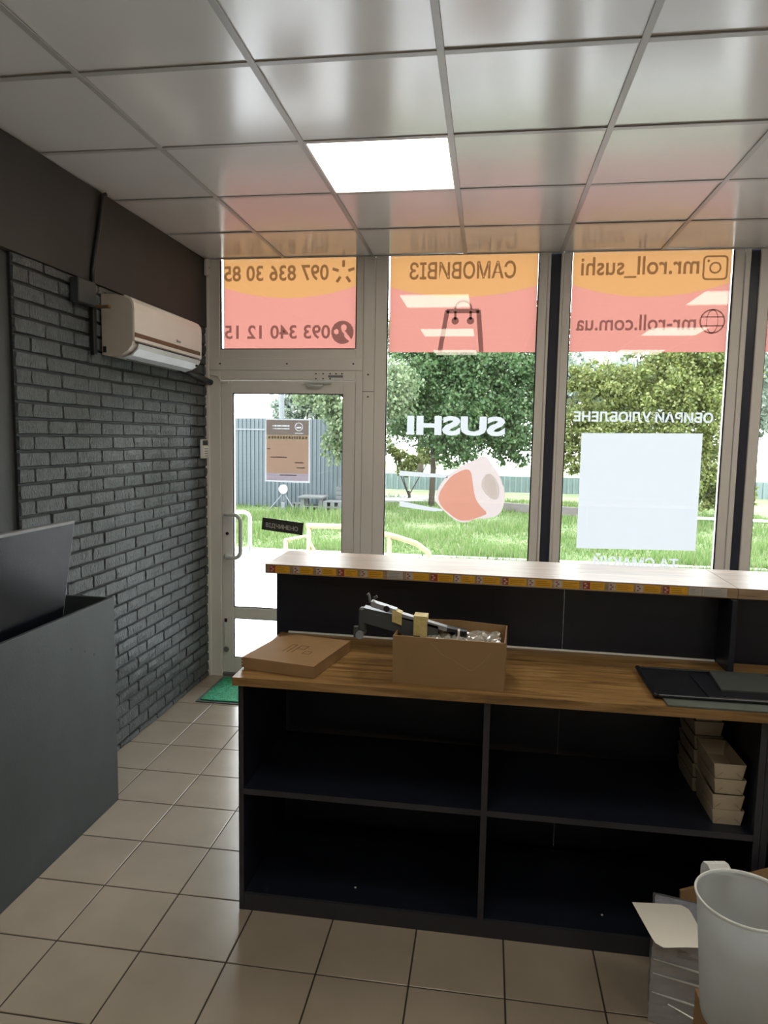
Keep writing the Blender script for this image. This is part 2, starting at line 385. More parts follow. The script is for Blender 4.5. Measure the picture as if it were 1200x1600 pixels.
# ---- left wall with brick cladding
def brick_mesh(seed):
    r = random.Random(seed); b = MB(); nx, nz = 4, 2; L, Hh, D = .2065, .0605, .015
    e = .0035
    outer = []
    base = []
    grid = {}
    for i in range(nx+1):
        for k in range(nz+1):
            y = -L/2+e+(L-2*e)*i/nx; z = e+(Hh-2*e)*k/nz
            edge = i in (0, nx) or k in (0, nz)
            x = D*(.82 if edge else 1)+r.uniform(-.0028, .0028)
            grid[i, k] = len(b.v); b.v.append((x, y+r.uniform(-.0015, .0015), z+r.uniform(-.0014, .0014)))
    for i in range(nx):
        for k in range(nz): b.f.append((grid[i, k], grid[i+1, k], grid[i+1, k+1], grid[i, k+1]))
    ring = [(i, 0) for i in range(nx)]+[(nx, k) for k in range(nz)]+[(i, nz) for i in range(nx, 0, -1)]+[(0, k) for k in range(nz, 0, -1)]
    bs = []
    for i, k in ring:
        bs.append(len(b.v)); b.v.append((0, -L/2+L*i/nx+r.uniform(-.001, .001), Hh*k/nz+r.uniform(-.0012, .0012)))
    n = len(ring)
    for a in range(n):
        c = (a+1) % n; b.f.append((bs[a], bs[c], grid[ring[c]], grid[ring[a]]))
    me = bpy.data.meshes.new('brick'); me.from_pydata(b.v, [], b.f); me.update(); me.materials.append(M['brick']); return me
def build_left_wall():
    w = struct(bx('wall_left', 'plaster', None, -.15, 0, BY-.1, .1, 0, H+.1))
    bx('brick_backing', 'mortar', w, 0, .012, -1.985, -.002, 0, 2.44)
    bx('upper_band', 'band', w, 0, .032, BY, -.002, 2.44, H-.001)
    mes = [brick_mesh(i) for i in range(14)]
    p, L, C = .2155, .0693, 2.459; rest = MB(); n = 0
    for k in range(36):
        z1 = C-L*k; z0 = z1-L+.009
        if z0 < -.04: break
        zz0, zz1 = max(z0, .002), min(z1, 2.438)
        if zz1-zz0 < .015: continue
        off = -.163 if k % 2 else -.055
        edges = [-1.99]+[off-p*j for j in range(9, -1, -1) if -1.96 < off-p*j < -.02]+[-.0]
        for a, b in zip(edges[:-1], edges[1:]):
            y0, y1 = a+.0045, b-.0045
            if y1-y0 < .02: continue
            ext = -.012 if False else 0
            me = random.choice(mes); o = bpy.data.objects.new('brick', me)
            hidden = (y1 < -1.60 and zz1 < .9) or (y0 > -1.36 and y1 < -.55 and zz0 > 2.13 and zz1 < 2.42)
            sy, sz = (y1-y0)/.2065, (zz1-zz0)/.0605
            if hidden:
                rest.add([(.012+v.co.x, (y0+y1)/2+v.co.y*sy, zz0+v.co.z*sz) for v in me.vertices], [tuple(q.vertices) for q in me.polygons])
                bpy.data.objects.remove(o); continue
            link(o, w, (.012, (y0+y1)/2, zz0)); o.scale = (random.uniform(.8, 1.15), sy*random.choice((1, -1)) if 0 else sy, sz); n += 1
            o.rotation_euler = (random.gauss(0, .006), 0, 0)
    r = rest.build('hidden_brick_field', 'brick', w, fix=False); r['kind'] = 'stuff'
    return w
wl = build_left_wall()
struct(bx('wall_right', 'offwall', None, RX, RX+.15, BY-.1, .1, 0, H+.1))
struct(bx('wall_back', 'offwall', None, 0, RX, BY-.15, BY, 0, H+.1))
struct(bx('wall_front', 'offwall', None, 6.83, RX, 0, .12, 0, H+.1))

# ---- glazed front: frames
def frame_rect(b, x0, x1, z0, z1, w, y0, y1):
    """four bars inside the rectangle; w = (left, right, bottom, top)"""
    b.box(x0, x0+w[0], y0, y1, z0, z1, bev=.003); b.box(x1-w[1], x1, y0, y1, z0, z1, bev=.003)
    b.box(x0+w[0], x1-w[1], y0+.0006, y1, z0, z0+w[2], bev=.003); b.box(x0+w[0], x1-w[1], y0+.0006, y1, z1-w[3], z1, bev=.003)
    return b
def gasket(b, x0, x1, z0, z1, w, y0, y1):
    return frame_rect(b, x0, x1, z0, z1, (w,)*4, y0, y1)
YF = .0445; YT = .0438
def arc_film(parent, x0, x1, z0, z1, zc, ze, cut=None):
    """red lower film and yellow disc segment above; zc lowest point of the arc, ze its height at the edges"""
    n = 24; xm = (x0+x1)/2; hw = (x1-x0)/2; s = ze-zc; R = (hw*hw+s*s)/(2*s)
    arc = []
    for i in range(n+1):
        x = x0+(x1-x0)*i/n; arc.append((x, zc+R-math.sqrt(R*R-(x-xm)**2)))
    yb = MB(); rb = MB()
    for (xa, za), (xb, zb) in zip(arc[:-1], arc[1:]):
        yb.add([(xa, YF, za), (xb, YF, zb), (xb, YF, z1), (xa, YF, z1)], [(0, 1, 2, 3)])
        rb.add([(xa, YF, z0), (xb, YF, z0), (xb, YF, zb), (xa, YF, za)], [(0, 1, 2, 3)])
    r = rb.build('red_film', 'red', parent, fix=False); y = yb.build('yellow_film', 'yellow', parent, fix=False)
    plab(r, 'translucent red vinyl film on the upper glass'); plab(y, 'translucent yellow disc segment printed on the red film')
    return r, y
def window(name, x0, x1, zb=.12):
    w = sempty(name, ((x0+x1)/2, .03, 0))
    b = MB(); frame_rect(b, x0, x1, 0, H+.01, (.001, .001, zb, .001), 0, .07)
    b = MB(); b.box(x0, x1, .0, .07, .0, zb, bev=.003); b.build('bottom_rail', 'pvc', w)
    MB().box(x0, x1, .018, .042, zb, H+.02).build('pane', 'glass', w)
    g = MB(); gasket(g, x0, x1, zb, H+.02, .007, .008, .018); g.build('gasket', 'gasket', w)
    return w
# posts and mullions
def post(name, segs, mat='pvc'):
    e = sempty(name, ((segs[0][0]+segs[-1][1])/2, .03, 0))
    for a, b_, y0, y1, m, nm in segs: bx(nm, m, e, a, b_, y0, y1, 0, H+.005, bev=.003 if m == 'pvc' else 0)
    return e
post('trim_1', [(.014, .044, -.012, .07, 'pvc', 'wall_strip'), (.044, .122, 0, .07, 'pvc', 'door_jamb')])
p2 = post('trim_2', [(1.065, 1.112, .0, .07, 'pvc', 'door_jamb'), (1.1135, 1.190, -.004, .07, 'pvc', 'cover_strip'), (1.1915, 1.268, .002, .07, 'pvc', 'window_jamb')])
post('trim_3', [(2.238, 2.290, .0, .07, 'pvc', 'window_jamb'), (2.2915, 2.308, -.006, .07, 'pvc', 'cover_strip'), (2.308, 2.371, .012, .09, 'darkpost', 'steel_post'), (2.371, 2.386, -.004, .07, 'pvc', 'cover_strip'), (2.3875, 2.434, 0, .07, 'pvc', 'window_jamb')])
post('trim_4', [(3.400, 3.456, .0, .07, 'pvc', 'window_jamb'), (3.459, 3.490, -.006, .07, 'pvc', 'cover_strip'), (3.490, 3.547, .012, .09, 'darkpost', 'steel_post'), (3.547, 3.606, -.004, .07, 'pvc', 'window_jamb')])
post('trim_5', [(4.57, 4.66, .0, .07, 'pvc', 'window_jamb'), (4.66, 4.718, .012, .09, 'darkpost', 'steel_post'), (4.718, 4.776, 0, .07, 'pvc', 'window_jamb')])
post('trim_7', [(5.742, 5.83, .0, .07, 'pvc', 'window_jamb'), (5.83, 5.888, .012, .09, 'darkpost', 'steel_post'), (5.888, 5.946, 0, .07, 'pvc', 'window_jamb')])
# transom band over the door
tb = sempty('trim_6', (.59, .03, 2.09))
bx('transom_bar', 'pvc', tb, .122, 1.065, .001, .07, 2.092, 2.297, bev=.003)
cs = bx('cover_board', 'pvc', tb, .046, 1.111, -.007, .0005, 2.157, 2.237, bev=.002)
for x in (.125, .595, 1.05): MB().tube([(x, -.009, 2.2), (x, -.005, 2.2)], .006, 8).build('screw', 'black', cs)
for z in (2.13, 1.985): MB().tube([(1.15, -.007, z), (1.15, -.003, z)], .006, 8).build('screw', 'black', p2)
bx('joint_line', 'black', p2, 1.112, 1.19, -.0046, -.003, 2.018, 2.021)

# transom window
w1 = sempty('window_1', (.59, .03, 2.297))
MB().box(.122, 1.065, .018, .042, 2.297, H+.02).build('pane', 'glass', w1)
g = MB(); gasket(g, .122, 1.065, 2.297, H+.02, .007, .006, .018); g.build('gasket', 'gasket', w1)
rf, yf = arc_film(w1, .132, 1.056, 2.303, H+.01, 2.641, 2.715)
text('097 836 30 85', .138, .866, 2.752, 2.858, YT, 'brownink', yf)
b = MB()
for k in range(5):
    t = math.pi/2+2*math.pi*k/5; c = (.966, 2.803); bar2d(b, (c[0]+.034*math.cos(t), c[1]+.034*math.sin(t)), (c[0]+.078*math.cos(t), c[1]+.078*math.sin(t)), .019, YT)
b.build('star_icon', 'brownicon', yf, fix=False)
text('093 340 12 15', .14, .879, 2.37, 2.463, YT, 'brownink', rf)
def lifelogo(parent):
    # dark disc with two light drops and a light diagonal swoosh cut out of it
    cx, cz, R = .963, 2.413, .076; b = MB(); N = 30
    cells = 34
    for i in range(cells):
        for j in range(cells):
            u = -1+2*(i+.5)/cells; v = -1+2*(j+.5)/cells
            if u*u+v*v > 1: continue
            if (u-.12)**2+(v-.42)**2 < .07 or (u+.55)**2+(v-.05)**2 < .05: continue
            d = (u*.62+v*.78)
            if -.10 < d+.35*u*u-.12 < .10 and u > -.05: continue
            if abs(v+.32-(.95*(u+.0)*-1+.25)) < .13 and u > .15: continue
            s = R/cells; x = cx+u*R; z = cz+v*R
            b.add([(x-s, YT, z-s), (x+s, YT, z-s), (x+s, YT, z+s), (x-s, YT, z+s)], [(0, 1, 2, 3)])
    b.build('round_icon', 'brownicon', parent, fix=False)
lifelogo(rf)

# window 2 (САМОВИВІЗ, SUSHI, roll picture)
w2 = window('window_2', 1.268, 2.238)
rf, yf = arc_film(w2, 1.280, 2.232, 2.282, H+.01, 2.634, 2.702)
text('САМОВИВІЗ', 1.407, 2.093, 2.747, 2.859, YT, 'brownink', yf)
b = MB()
for p, q, ww in (((1.655, 2.545), (1.867, 2.545), .028), ((1.660, 2.55), (1.617, 2.284), .030), ((1.862, 2.55), (1.888, 2.284), .030), ((1.713, 2.545), (1.713, 2.49), .016), ((1.812, 2.545), (1.812, 2.49), .016)): bar2d(b, p, q, ww, YT)
disc2d(b, 1.713, 2.483, .024, YT); disc2d(b, 1.812, 2.483, .024, YT)
add2d(b, ringpoly(1.7625, 2.556, .046, .060, 14, 1, 0, math.pi), YT)
b.build('bag_icon', 'brownicon', rf, fix=False)
plab(text('SUSHI', 1.411, 2.059, 1.738, 1.867, YT, 'whitefilm', w2, bold=.045), 'bold white mirrored word on the glass')
SP = [(1.607, 1.33), (1.646, 1.422), (1.699, 1.483), (1.805, 1.553), (1.884, 1.586), (1.91, 1.611), (1.951, 1.601), (1.983, 1.548), (2.03, 1.486), (2.063, 1.406), (2.077, 1.335), (2.056, 1.244), (2.021, 1.206), (1.941, 1.19), (1.879, 1.188), (1.834, 1.159), (1.771, 1.161), (1.716, 1.196), (1.669, 1.236), (1.613, 1.293)]
def smooth_poly(p, it=2):
    for _ in range(it):
        q = []
        for a, b in zip(p, p[1:]+p[:1]): q += [(.75*a[0]+.25*b[0], .75*a[1]+.25*b[1]), (.25*a[0]+.75*b[0], .25*a[1]+.75*b[1])]
        p = q
    return p
def roll_decal(parent, dx):
    sh = lambda p: [(x+dx, z) for x, z in p]
    base = flat(sh(smooth_poly(SP)), YF, 'roll_picture', 'palepink', parent)
    plab(base, 'pink and white sushi roll held by two chopsticks, printed on the glass')
    flat(sh(smooth_poly([(1.625, 1.33), (1.68, 1.43), (1.74, 1.49), (1.84, 1.53), (1.86, 1.42), (1.875, 1.33), (1.915, 1.27), (1.97, 1.225), (1.90, 1.196), (1.84, 1.172), (1.77, 1.172), (1.71, 1.215), (1.65, 1.265)])), YF-.0006, 'salmon_wrap', 'pink', base)
    flat(sh(smooth_poly([(1.91, 1.40), (1.925, 1.47), (1.967, 1.50), (2.015, 1.455), (2.042, 1.379), (2.025, 1.315), (1.973, 1.325)])), YF-.0006, 'rice_core', 'greyprint', base)
    flat(sh(smooth_poly([(1.93, 1.41), (1.94, 1.465), (1.968, 1.485), (2.0, 1.45), (2.022, 1.379), (2.01, 1.33), (1.975, 1.345)])), YF-.0012, 'filling', 'paleover', base)
    flat(sh([(1.366, 1.497), (1.69, 1.478), (1.69, 1.456), (1.366, 1.463)]), YF-.0003, 'chopstick', 'whitefilm', base)
    flat(sh([(1.37, 1.292), (1.60, 1.254), (1.655, 1.246), (1.665, 1.236), (1.60, 1.228), (1.37, 1.256)]), YF-.0009, 'chopstick', 'whitefilm', base)
roll_decal(w2, 0)

# window 3 (handle, site, white square)
w3 = window('window_3', 2.434, 3.400)
rf, yf = arc_film(w3, 2.446, 3.394, 2.282, H+.01, 2.622, 2.702)
text('mr.roll_sushi', 2.497, 3.207, 2.738, 2.870, YT, 'brownink', yf, bold=.014)
b = MB(); cx, cz, hw, rr = 3.301, 2.792, .074, .026
def rrect(cx, cz, hw, hh, r, n=5):
    p = []
    for sx, sz, a in ((1, 1, 0), (-1, 1, 90), (-1, -1, 180), (1, -1, 270)):
        for k in range(n+1):
            t = math.radians(a+90*k/n); p.append((cx+sx*(hw-r)+r*math.cos(t), cz+sz*(hh-r)+r*math.sin(t)))
    return p
o_, i_ = rrect(cx, cz, hw, hw, rr), rrect(cx, cz, hw-.011, hw-.011, rr-.008)
n = len(o_); b.add([(x, YT, z) for x, z in o_+i_], [(k, (k+1) % n, n+(k+1) % n, n+k) for k in range(n)])
add2d(b, ringpoly(cx, cz, .025, .036), YT); disc2d(b, cx-.041, cz+.042, .008, YT)
b.build('camera_icon', 'brownicon', yf, fix=False)
text('mr-roll.com.ua', 2.481, 3.208, 2.415, 2.513, YT, 'brownink', rf, bold=.014)
b = MB(); cx, cz, R = 3.303, 2.469, .076
add2d(b, ringpoly(cx, cz, R-.009, R), YT); add2d(b, ringpoly(cx, cz, R-.010, R-.002, 28, .48), YT)
for z in (-.027, .027): bar2d(b, (cx-math.sqrt(R*R-z*z)+.005, cz+z), (cx+math.sqrt(R*R-z*z)-.005, cz+z), .008, YT)
b.build('globe_icon', 'brownicon', rf, fix=False)
plab(text('ОБИРАЙ УЛЮБЛЕНЕ', 2.492, 3.346, 1.842, 1.925, YT, 'whitefilm', w3, bold=.03), 'white mirrored line of capitals above the white square')
plab(text('ТА СМАКУЙ', 2.66, 3.19, .905, .988, YT, 'whitefilm', w3, bold=.03), 'white mirrored capitals below the white square')
sq = flat([(2.547, 1.016), (3.290, 1.028), (3.290, 1.777), (2.547, 1.768)], YF-.0003, 'white_square_sticker', 'whitefilm', w3)
plab(sq, 'plain white square sticker on the glass')

# window 4
w4 = window('window_4', 3.606, 4.57)
rf, yf = arc_film(w4, 3.616, 4.562, 2.282, H+.01, 2.628, 2.702)
# only a corner of the sticker on this pane shows
flat(smooth_poly([(3.70, 1.28), (3.72, 1.38), (3.80, 1.47), (3.93, 1.54), (4.1, 1.5), (4.14, 1.36), (4.08, 1.22), (3.9, 1.17), (3.78, 1.2)]), YF, 'roll_picture', 'palepink', w4)

for nm, a, b_ in (('added_window_5', 4.776, 5.742), ('added_window_6', 5.946, 6.83)):  # out of view, added to let more daylight into the room
    arc_film(window(nm, a, b_), a+.01, b_-.008, 2.282, H+.01, 2.628, 2.702)

# door
d1 = sempty('door_1', (.59, .03, 0))
lf = MB(); frame_rect(lf, .126, 1.062, .03, 2.088, (.079, .082, .108, .085), .004, .064)
leaf = lf.build('door_leaf', 'pvc', d1)
bx('middle_rail', 'pvc', d1, .204, .981, .006, .062, .427, .505, bev=.003)
MB().box(.204, .981, .024, .046, .505, 2.004).build('upper_pane', 'glass', d1)
MB().box(.204, .981, .024, .046, .137, .427).build('lower_pane', 'glass', d1)
g = MB(); gasket(g, .204, .981, .505, 2.004, .006, .010, .024); gasket(g, .204, .981, .137, .427, .006, .010, .024); g.build('gasket', 'gasket', d1)
bx('threshold', 'steel', d1, .122, 1.065, .0, .07, 0, .028, bev=.004)
def pull(y0, yo, x0=.150):
    pts = [(x0, y0, .872), (x0+.004, y0-.0, .872)]
    def arc(c, r, a0, a1, n=6): return [(c[0]+r*math.cos(math.radians(a0+(a1-a0)*k/n)), yo, c[1]+r*math.sin(math.radians(a0+(a1-a0)*k/n))) for k in range(n+1)]
    q = [(x0, y0, .872), (x0+.012, (y0+yo)/2, .870), (x0+.03, yo, .868)]+arc((.232, .915), .047, -90, 0)+arc((.232, 1.122), .047, 0, 90)+[(x0+.03, yo, 1.168), (x0+.012, (y0+yo)/2, 1.166), (x0, y0, 1.164)]
    return MB().tube(q, .0135, 10)
pull(.004, -.05).build('pull_handle', 'handle', d1, smooth=True)
pull(.064, .15, .155).build('pull_handle', 'handle', d1, smooth=True)
MB().tube([(.165, -.004, 1.031), (.165, .006, 1.031)], .011, 12).build('lock_cylinder', 'black', d1)
lt = MB().tube([(.151, -.012, .40), (.152, -.014, .235)], .0045, 8).build('foot_bolt', 'handle', d1)
MB().tube([(.154, -.008, .20), (.154, .004, .20)], .020, 14).build('bolt_boss', 'steel', lt)
bx('bolt_socket', 'black', lt, .142, .160, -.004, .006, .398, .422)
# closer plate and arm
cl = bx('closer_plate', 'steel', tb, .782, .992, -.006, .001, 2.092, 2.146, bev=.002); cl.data.materials[0] = M['pvc']
for x, z in ((.796, 2.135), (.845, 2.135), (.893, 2.135), (.933, 2.135), (.973, 2.135), (.796, 2.102), (.845, 2.102), (.893, 2.102)): MB().tube([(x, -.008, z), (x, -.005, z)], .0055, 6).build('screw', 'black', cl)
bx('maker_plate', 'bezel', cl, .88, .98, -.0075, -.006, 2.110, 2.125)
am = MB().box(.715, .905, -.020, -.006, 2.070, 2.080); am.tube([(.735, -.02, 2.062), (.80, -.03, 2.052), (.845, -.02, 2.058)], .008, 8); am.build('closer_arm', 'handle', tb)
# hinge-side cable guard at the top left of the door
MB().tube([(.06, -.010, 2.125), (.11, -.012, 2.115), (.135, -.012, 2.075)], .005, 8).build('cable_loop', 'pvc', tb)
bx('cable_box', 'white', tb, .135, .185, -.014, .004, 2.068, 2.083, bev=.003)

# ================================================================== SIGNS ON THE DOOR
po = thing('door_poster', 'upright poster with a white border stuck on the door glass', 'poster', (.585, .047, 1.406))
flat([(.424, 1.400), (.745, 1.396), (.741, 1.832), (.428, 1.832)], .0470, 'border', 'whitefilm', po)
b = MB(); NX, NZ = 86, 29; gaps = [random.random() < .22 for _ in range(NX)]
for i in range(NX):
    for k in range(NZ):
        x = .434+.301*(i+.5)/NX; z = 1.724+.102*(k+.5)/NZ
        row = 1.782 < z < 1.792 or 1.761 < z < 1.771
        if row and .475 < x < .60 and not gaps[i]: continue      # two lines of light lettering
        r = math.hypot(x-.665, z-1.780)
        if .024 < r < .028 or (abs(z-1.776) < .005 and abs(x-.665) < .016) or (1.733 < z < 1.738 and .638 < x < .697): continue
        b.box(x-.00175, x+.00175, .0464, .0466, z-.00176, z+.00176) if 0 else b.add([(x-.00175, .0464, z-.00176), (x+.00175, .0464, z-.00176), (x+.00175, .0464, z+.00176), (x-.00175, .0464, z+.00176)], [(0, 1, 2, 3)])
b.build('header', 'posterhead', po, fix=False)['kind'] = 'stuff'
flat([(.434, 1.690), (.735, 1.690), (.735, 1.724), (.434, 1.724)], .0464, 'title_strip', 'postergold', po)
flat([(.434, 1.460), (.735, 1.460), (.735, 1.690), (.434, 1.690)], .0464, 'body', 'posterbody', po)
flat([(.434, 1.410), (.735, 1.410), (.735, 1.460), (.434, 1.460)], .0464, 'footer', 'posterfoot', po)
b = MB(); x = .448
while x < .715:
    ww = random.uniform(.010, .018); bar2d(b, (x, 1.706), (x+ww, 1.706), .017, .0458); x += ww+.006
for z, x0, x1 in ((1.628, .44, .46), (1.57, .46, .58), (1.535, .635, .70), (1.50, .65, .71), (1.447, .53, .65)): bar2d(b, (x0, z), (x1, z), .008, .0458)
b.build('dark_print', 'postertext', po, fix=False)['kind'] = 'stuff'
os_ = thing('open_sign', 'small dark tilted sign with grey capitals stuck on the door glass', 'sign', (.56, .022, 1.05))
flat([(.406, 1.066), (.700, 1.036), (.709, 1.121), (.415, 1.151)], .0208, 'board', 'signdark', os_, thick=.0028)
text('ВІДЧИНЕНО', .438, .668, 1.079, 1.117, .0203, 'signtext', os_, mirror=False, bold=.012, skew=-.105)

# ================================================================== WALL FITTINGS (left)
def aircon():
    t = thing('air_conditioner', 'white wall mounted air conditioner with a bronze stripe above the brick wall', 'air conditioner', (.1, -.92, 2.10))
    y0, y1 = -1.34, -.505
    prof = [(.033, 2.104), (.085, 2.098), (.135, 2.106), (.168, 2.125), (.190, 2.150), (.196, 2.175), (.198, 2.33), (.194, 2.356), (.180, 2.376), (.150, 2.390), (.100, 2.398), (.033, 2.400)]
    MB().prism(prof, 1, y0, y1).build('body', 'creamside', t)
    fp = [(.197, 2.172), (.203, 2.176), (.205, 2.33), (.201, 2.360), (.186, 2.382), (.155, 2.396), (.150, 2.391), (.180, 2.377), (.194, 2.357), (.1975, 2.33)]
    MB().prism(fp, 1, y0+.004, y1-.004).build('front_panel', 'cream', t)
    MB().prism([(.2045, 2.192), (.2065, 2.193), (.2068, 2.213), (.205, 2.214)], 1, y0+.006, y1-.03).build('bronze_stripe', 'gold', t)
    lv = [(.115, 2.096), (.160, 2.112), (.193, 2.143), (.199, 2.165), (.203, 2.163), (.198, 2.138), (.164, 2.106), (.117, 2.091)]
    MB().prism(lv, 1, y0+.05, y1-.05).build('louvre', 'lightgrey', t)
    MB().prism([(.119, 2.0895), (.122, 2.0895), (.122, 2.096), (.119, 2.096)], 1, y0+.08, y1-.10).build('louvre_slot', 'gasket', t)
    MB().prism([(.198, 2.164), (.2045, 2.166), (.2045, 2.1685), (.198, 2.168)], 1, y0+.02, y1-.02).build('panel_gap', 'gasket', t)
    lg = MB().box(.2045, .2062, -.86, -.845, 2.228, 2.244); lg.box(.2045, .2062, -.838, -.808, 2.230, 2.241); lg.build('maker_mark', 'bezel', t)
    MB().tube([(.19, -.565, 2.131), (.200, -.565, 2.127)], .007, 8).build('receiver_window', 'black', t)
    bx('side_knockout', 'black', t, .038, .055, y0-.002, y0+.002, 2.115, 2.145)
aircon()
t = thing('cable_duct', 'dark cable duct running up the wall beside the air conditioner', 'cable duct', (.04, -1.43, 2.09))
MB().box(.032, .055, -1.448, -1.420, 2.09, 2.44, bev=.003).build('lower_run', 'black', t)
MB().tube([(.044, -1.433, 2.43), (.042, -1.425, 2.50), (.046, -1.372, 2.70), (.046, -1.33, 2.87), (.06, -1.315, 2.878)], .011, 8).build('bent_cable', 'black', t, smooth=True)
t = thing('junction_box', 'small dark box with a brown arm on the brick wall', 'junction box', (.05, -1.5, 2.31))
bx('box', 'charcoal', t, .030, .075, -1.60, -1.452, 2.315, 2.425, bev=.004)
bx('arm', 'inkline', t, .058, .135, -1.452, -1.425, 2.312, 2.326, bev=.003)
t = tag(MB().tube([(.05, -.50, 2.118), (.05, -.30, 2.105), (.05, -.02, 2.076), (.055, .0, 2.074)], .02, 10).build('refrigerant_pipe', 'black', None, smooth=True), 'dark insulated pipe from the air conditioner to the door frame', 'pipe')
t = thing('alarm_keypad', 'white alarm keypad with a small grey display beside the door frame', 'keypad', (.045, -.09, 1.553))
bx('case', 'white', t, .030, .050, -.150, -.050, 1.555, 1.684, bev=.006)
bx('flap', 'cream', t, .050, .058, -.146, -.054, 1.558, 1.640, bev=.004)
bx('display', 'darkgrey', t, .050, .053, -.140, -.060, 1.645, 1.678)
for k in range(4): bx('key_row', 'bezel', t, .058, .0595, -.130, -.075, 1.570+.016*k, 1.576+.016*k)
t = thing('door_sensor', 'small white sensor box high in the corner by the ceiling', 'sensor', (.05, -.03, 2.775))
bx('case', 'cream', t, .034, .062, -.058, -.014, 2.776, 2.885, bev=.006)
MB().tube([(.062, -.036, 2.83), (.064, -.036, 2.83)], .004, 8).build('indicator', 'gold', t)

# ================================================================== LEFT RECEPTION BOX + MONITOR
t = thing('reception_counter', 'charcoal painted counter box standing against the brick wall', 'counter', (.15, -2.4, 0))
bx('front_panel', 'charcoal', t, .267, .285, -3.3, -1.729, 0, .972, bev=.0015)
bx('end_panel', 'charcoal', t, .034, .2665, -1.748, -1.730, 0, .972, bev=.0015)
bx('end_panel', 'charcoal', t, .034, .2665, -3.3, -3.282, 0, .972, bev=.0015)
bx('inner_desk', 'charcoal', t, .034, .2665, -3.281, -1.7485, .78, .80)
b = MB()
for y, z in ((-2.07, .83), (-1.97, .79), (-1.90, .755)): b.tube([(.2848, y, z), (.2854, y, z)], .006, 8)
b.build('paint_spot', 'black', t)['kind'] = 'stuff'
t = thing('monitor', 'black flat screen leaning forward behind the rim of the charcoal counter', 'monitor', (.2, -2.35, .80))
def tilt(x, y, z): return (x+.16*(z-.95), y, z)
def mon(name, mat, par, *d, bev=0): return MB().box(*d, bev=bev).xf(tilt).build(name, mat, par)
mon('case', 'bezel', t, .198, .228, -2.745, -2.028, .935, 1.358, bev=.003)
mon('screen_panel', 'screen', t, .228, .2295, -2.737, -2.036, .943, 1.346)
MB().box(.16, .195, -2.44, -2.33, .82, 1.1).build('neck', 'black', t)
MB().box(.08, .25, -2.52, -2.25, .801, .82, bev=.004).build('foot', 'black', t)

# ================================================================== DOOR MAT
t = thing('door_mat', 'green textured doormat with dark rubber edge at the entrance door', 'door mat', (.52, -.26, 0))
bx('rubber_edge', 'matedge', t, .135, .90, -.505, -.022, .0002, .006, bev=.002)
bx('pile', 'matgreen', t, .158, .877, -.482, -.045, .006, .013, bev=.003)

# ================================================================== COUNTER
def Yb(x): return -1.800-.034*(x-1.1)          # back panels run very slightly off square
def back_board(name, par, x0, x1, z0, z1, th=.018, mat='navy'):
    return MB().add([(x0, Yb(x0), z0), (x1, Yb(x1), z0), (x1, Yb(x1)+th, z0), (x0, Yb(x0)+th, z0), (x0, Yb(x0), z1), (x1, Yb(x1), z1), (x1, Yb(x1)+th, z1), (x0, Yb(x0)+th, z1)],
                    [(0, 1, 2, 3), (4, 7, 6, 5), (0, 4, 5, 1), (1, 5, 6, 2), (2, 6, 7, 3), (3, 7, 4, 0)]).build(name, mat, par)
YC = -2.37
def board(name, par, x0, x1, y0, y1, z0, z1):
    """laminate board with a lighter edge band on the side that faces the room"""
    o = bx(name, 'navy', par, x0, x1, y0+.001, y1, z0, z1)
    bx('edge_band', 'navy_edge', o, x0, x1, y0, y0+.001, z0, z1)
    return o
c1 = thing('shelf_counter', 'navy open shelf counter with two bays and kickboard', 'counter', (1.97, -2.1, 0))
board('side_panel', c1, 1.110, 1.128, YC, -1.83, 0, .847)
board('side_panel', c1, 2.838, 2.858, YC, -1.88, 0, .847)
board('divider', c1, 1.967, 1.988, YC, -1.86, .062, .847)
board('shelf', c1, 1.1285, 1.9665, YC, -1.86, .441, .462)
board('shelf', c1, 1.9885, 2.8375, YC, -1.885, .441, .462)
board('bottom_board', c1, 1.1285, 2.8375, YC+.012, -1.89, .045, .0625)
bx('kickboard', 'navy_edge', c1, 1.1285, 2.8375, YC+.001, YC+.018, .0, .0615)
back_board('back_board', c1, 1.075, 2.001, 0, 1.150)
back_board('back_board', c1, 2.0012, 2.2715, 0, 1.150)
back_board('back_board', c1, 2.2728, 2.858, 0, 1.150)
for x, z in ((1.52, .066), (2.40, .064)): MB().tube([(x, YC+.0005, z), (x, YC-.002, z)], .003, 8).build('shelf_pin', 'steel', c1) if 0 else MB().tube([(x, YC+.10, .0626), (x, YC+.10, .0646)], .004, 8).build('screw_cap', 'white', c1)
fin = bx('bracket_panel', 'navy', c1, 2.846, 2.864, -2.012, -1.8625, .8795, 1.150)
c2 = thing('shelf_counter', 'second navy shelf counter unit beyond the bracket panel', 'counter', (3.7, -2.1, 0))
board('side_panel', c2, 2.8595, 2.8795, YC, -1.88, 0, .847)
board('side_panel', c2, 4.40, 4.42, YC, -1.92, 0, .847)
board('divider', c2, 3.64, 3.66, YC, -1.90, .062, .847)
board('shelf', c2, 2.880, 3.6395, YC, -1.91, .441, .462)
board('shelf', c2, 3.6605, 4.3995, YC, -1.93, .441, .462)
board('bottom_board', c2, 2.880, 4.3995, YC+.012, -1.93, .045, .0625)
bx('kickboard', 'navy_edge', c2, 2.880, 4.3995, YC+.001, YC+.018, .0, .0615)
o = back_board('back_board', c2, 2.866, 4.42, 0, 1.150); o.location.y += .004
wt = thing('worktop', 'brown oak worktop with worn front edge lying on the navy shelf counters', 'worktop', (2.7, -2.1, .848))
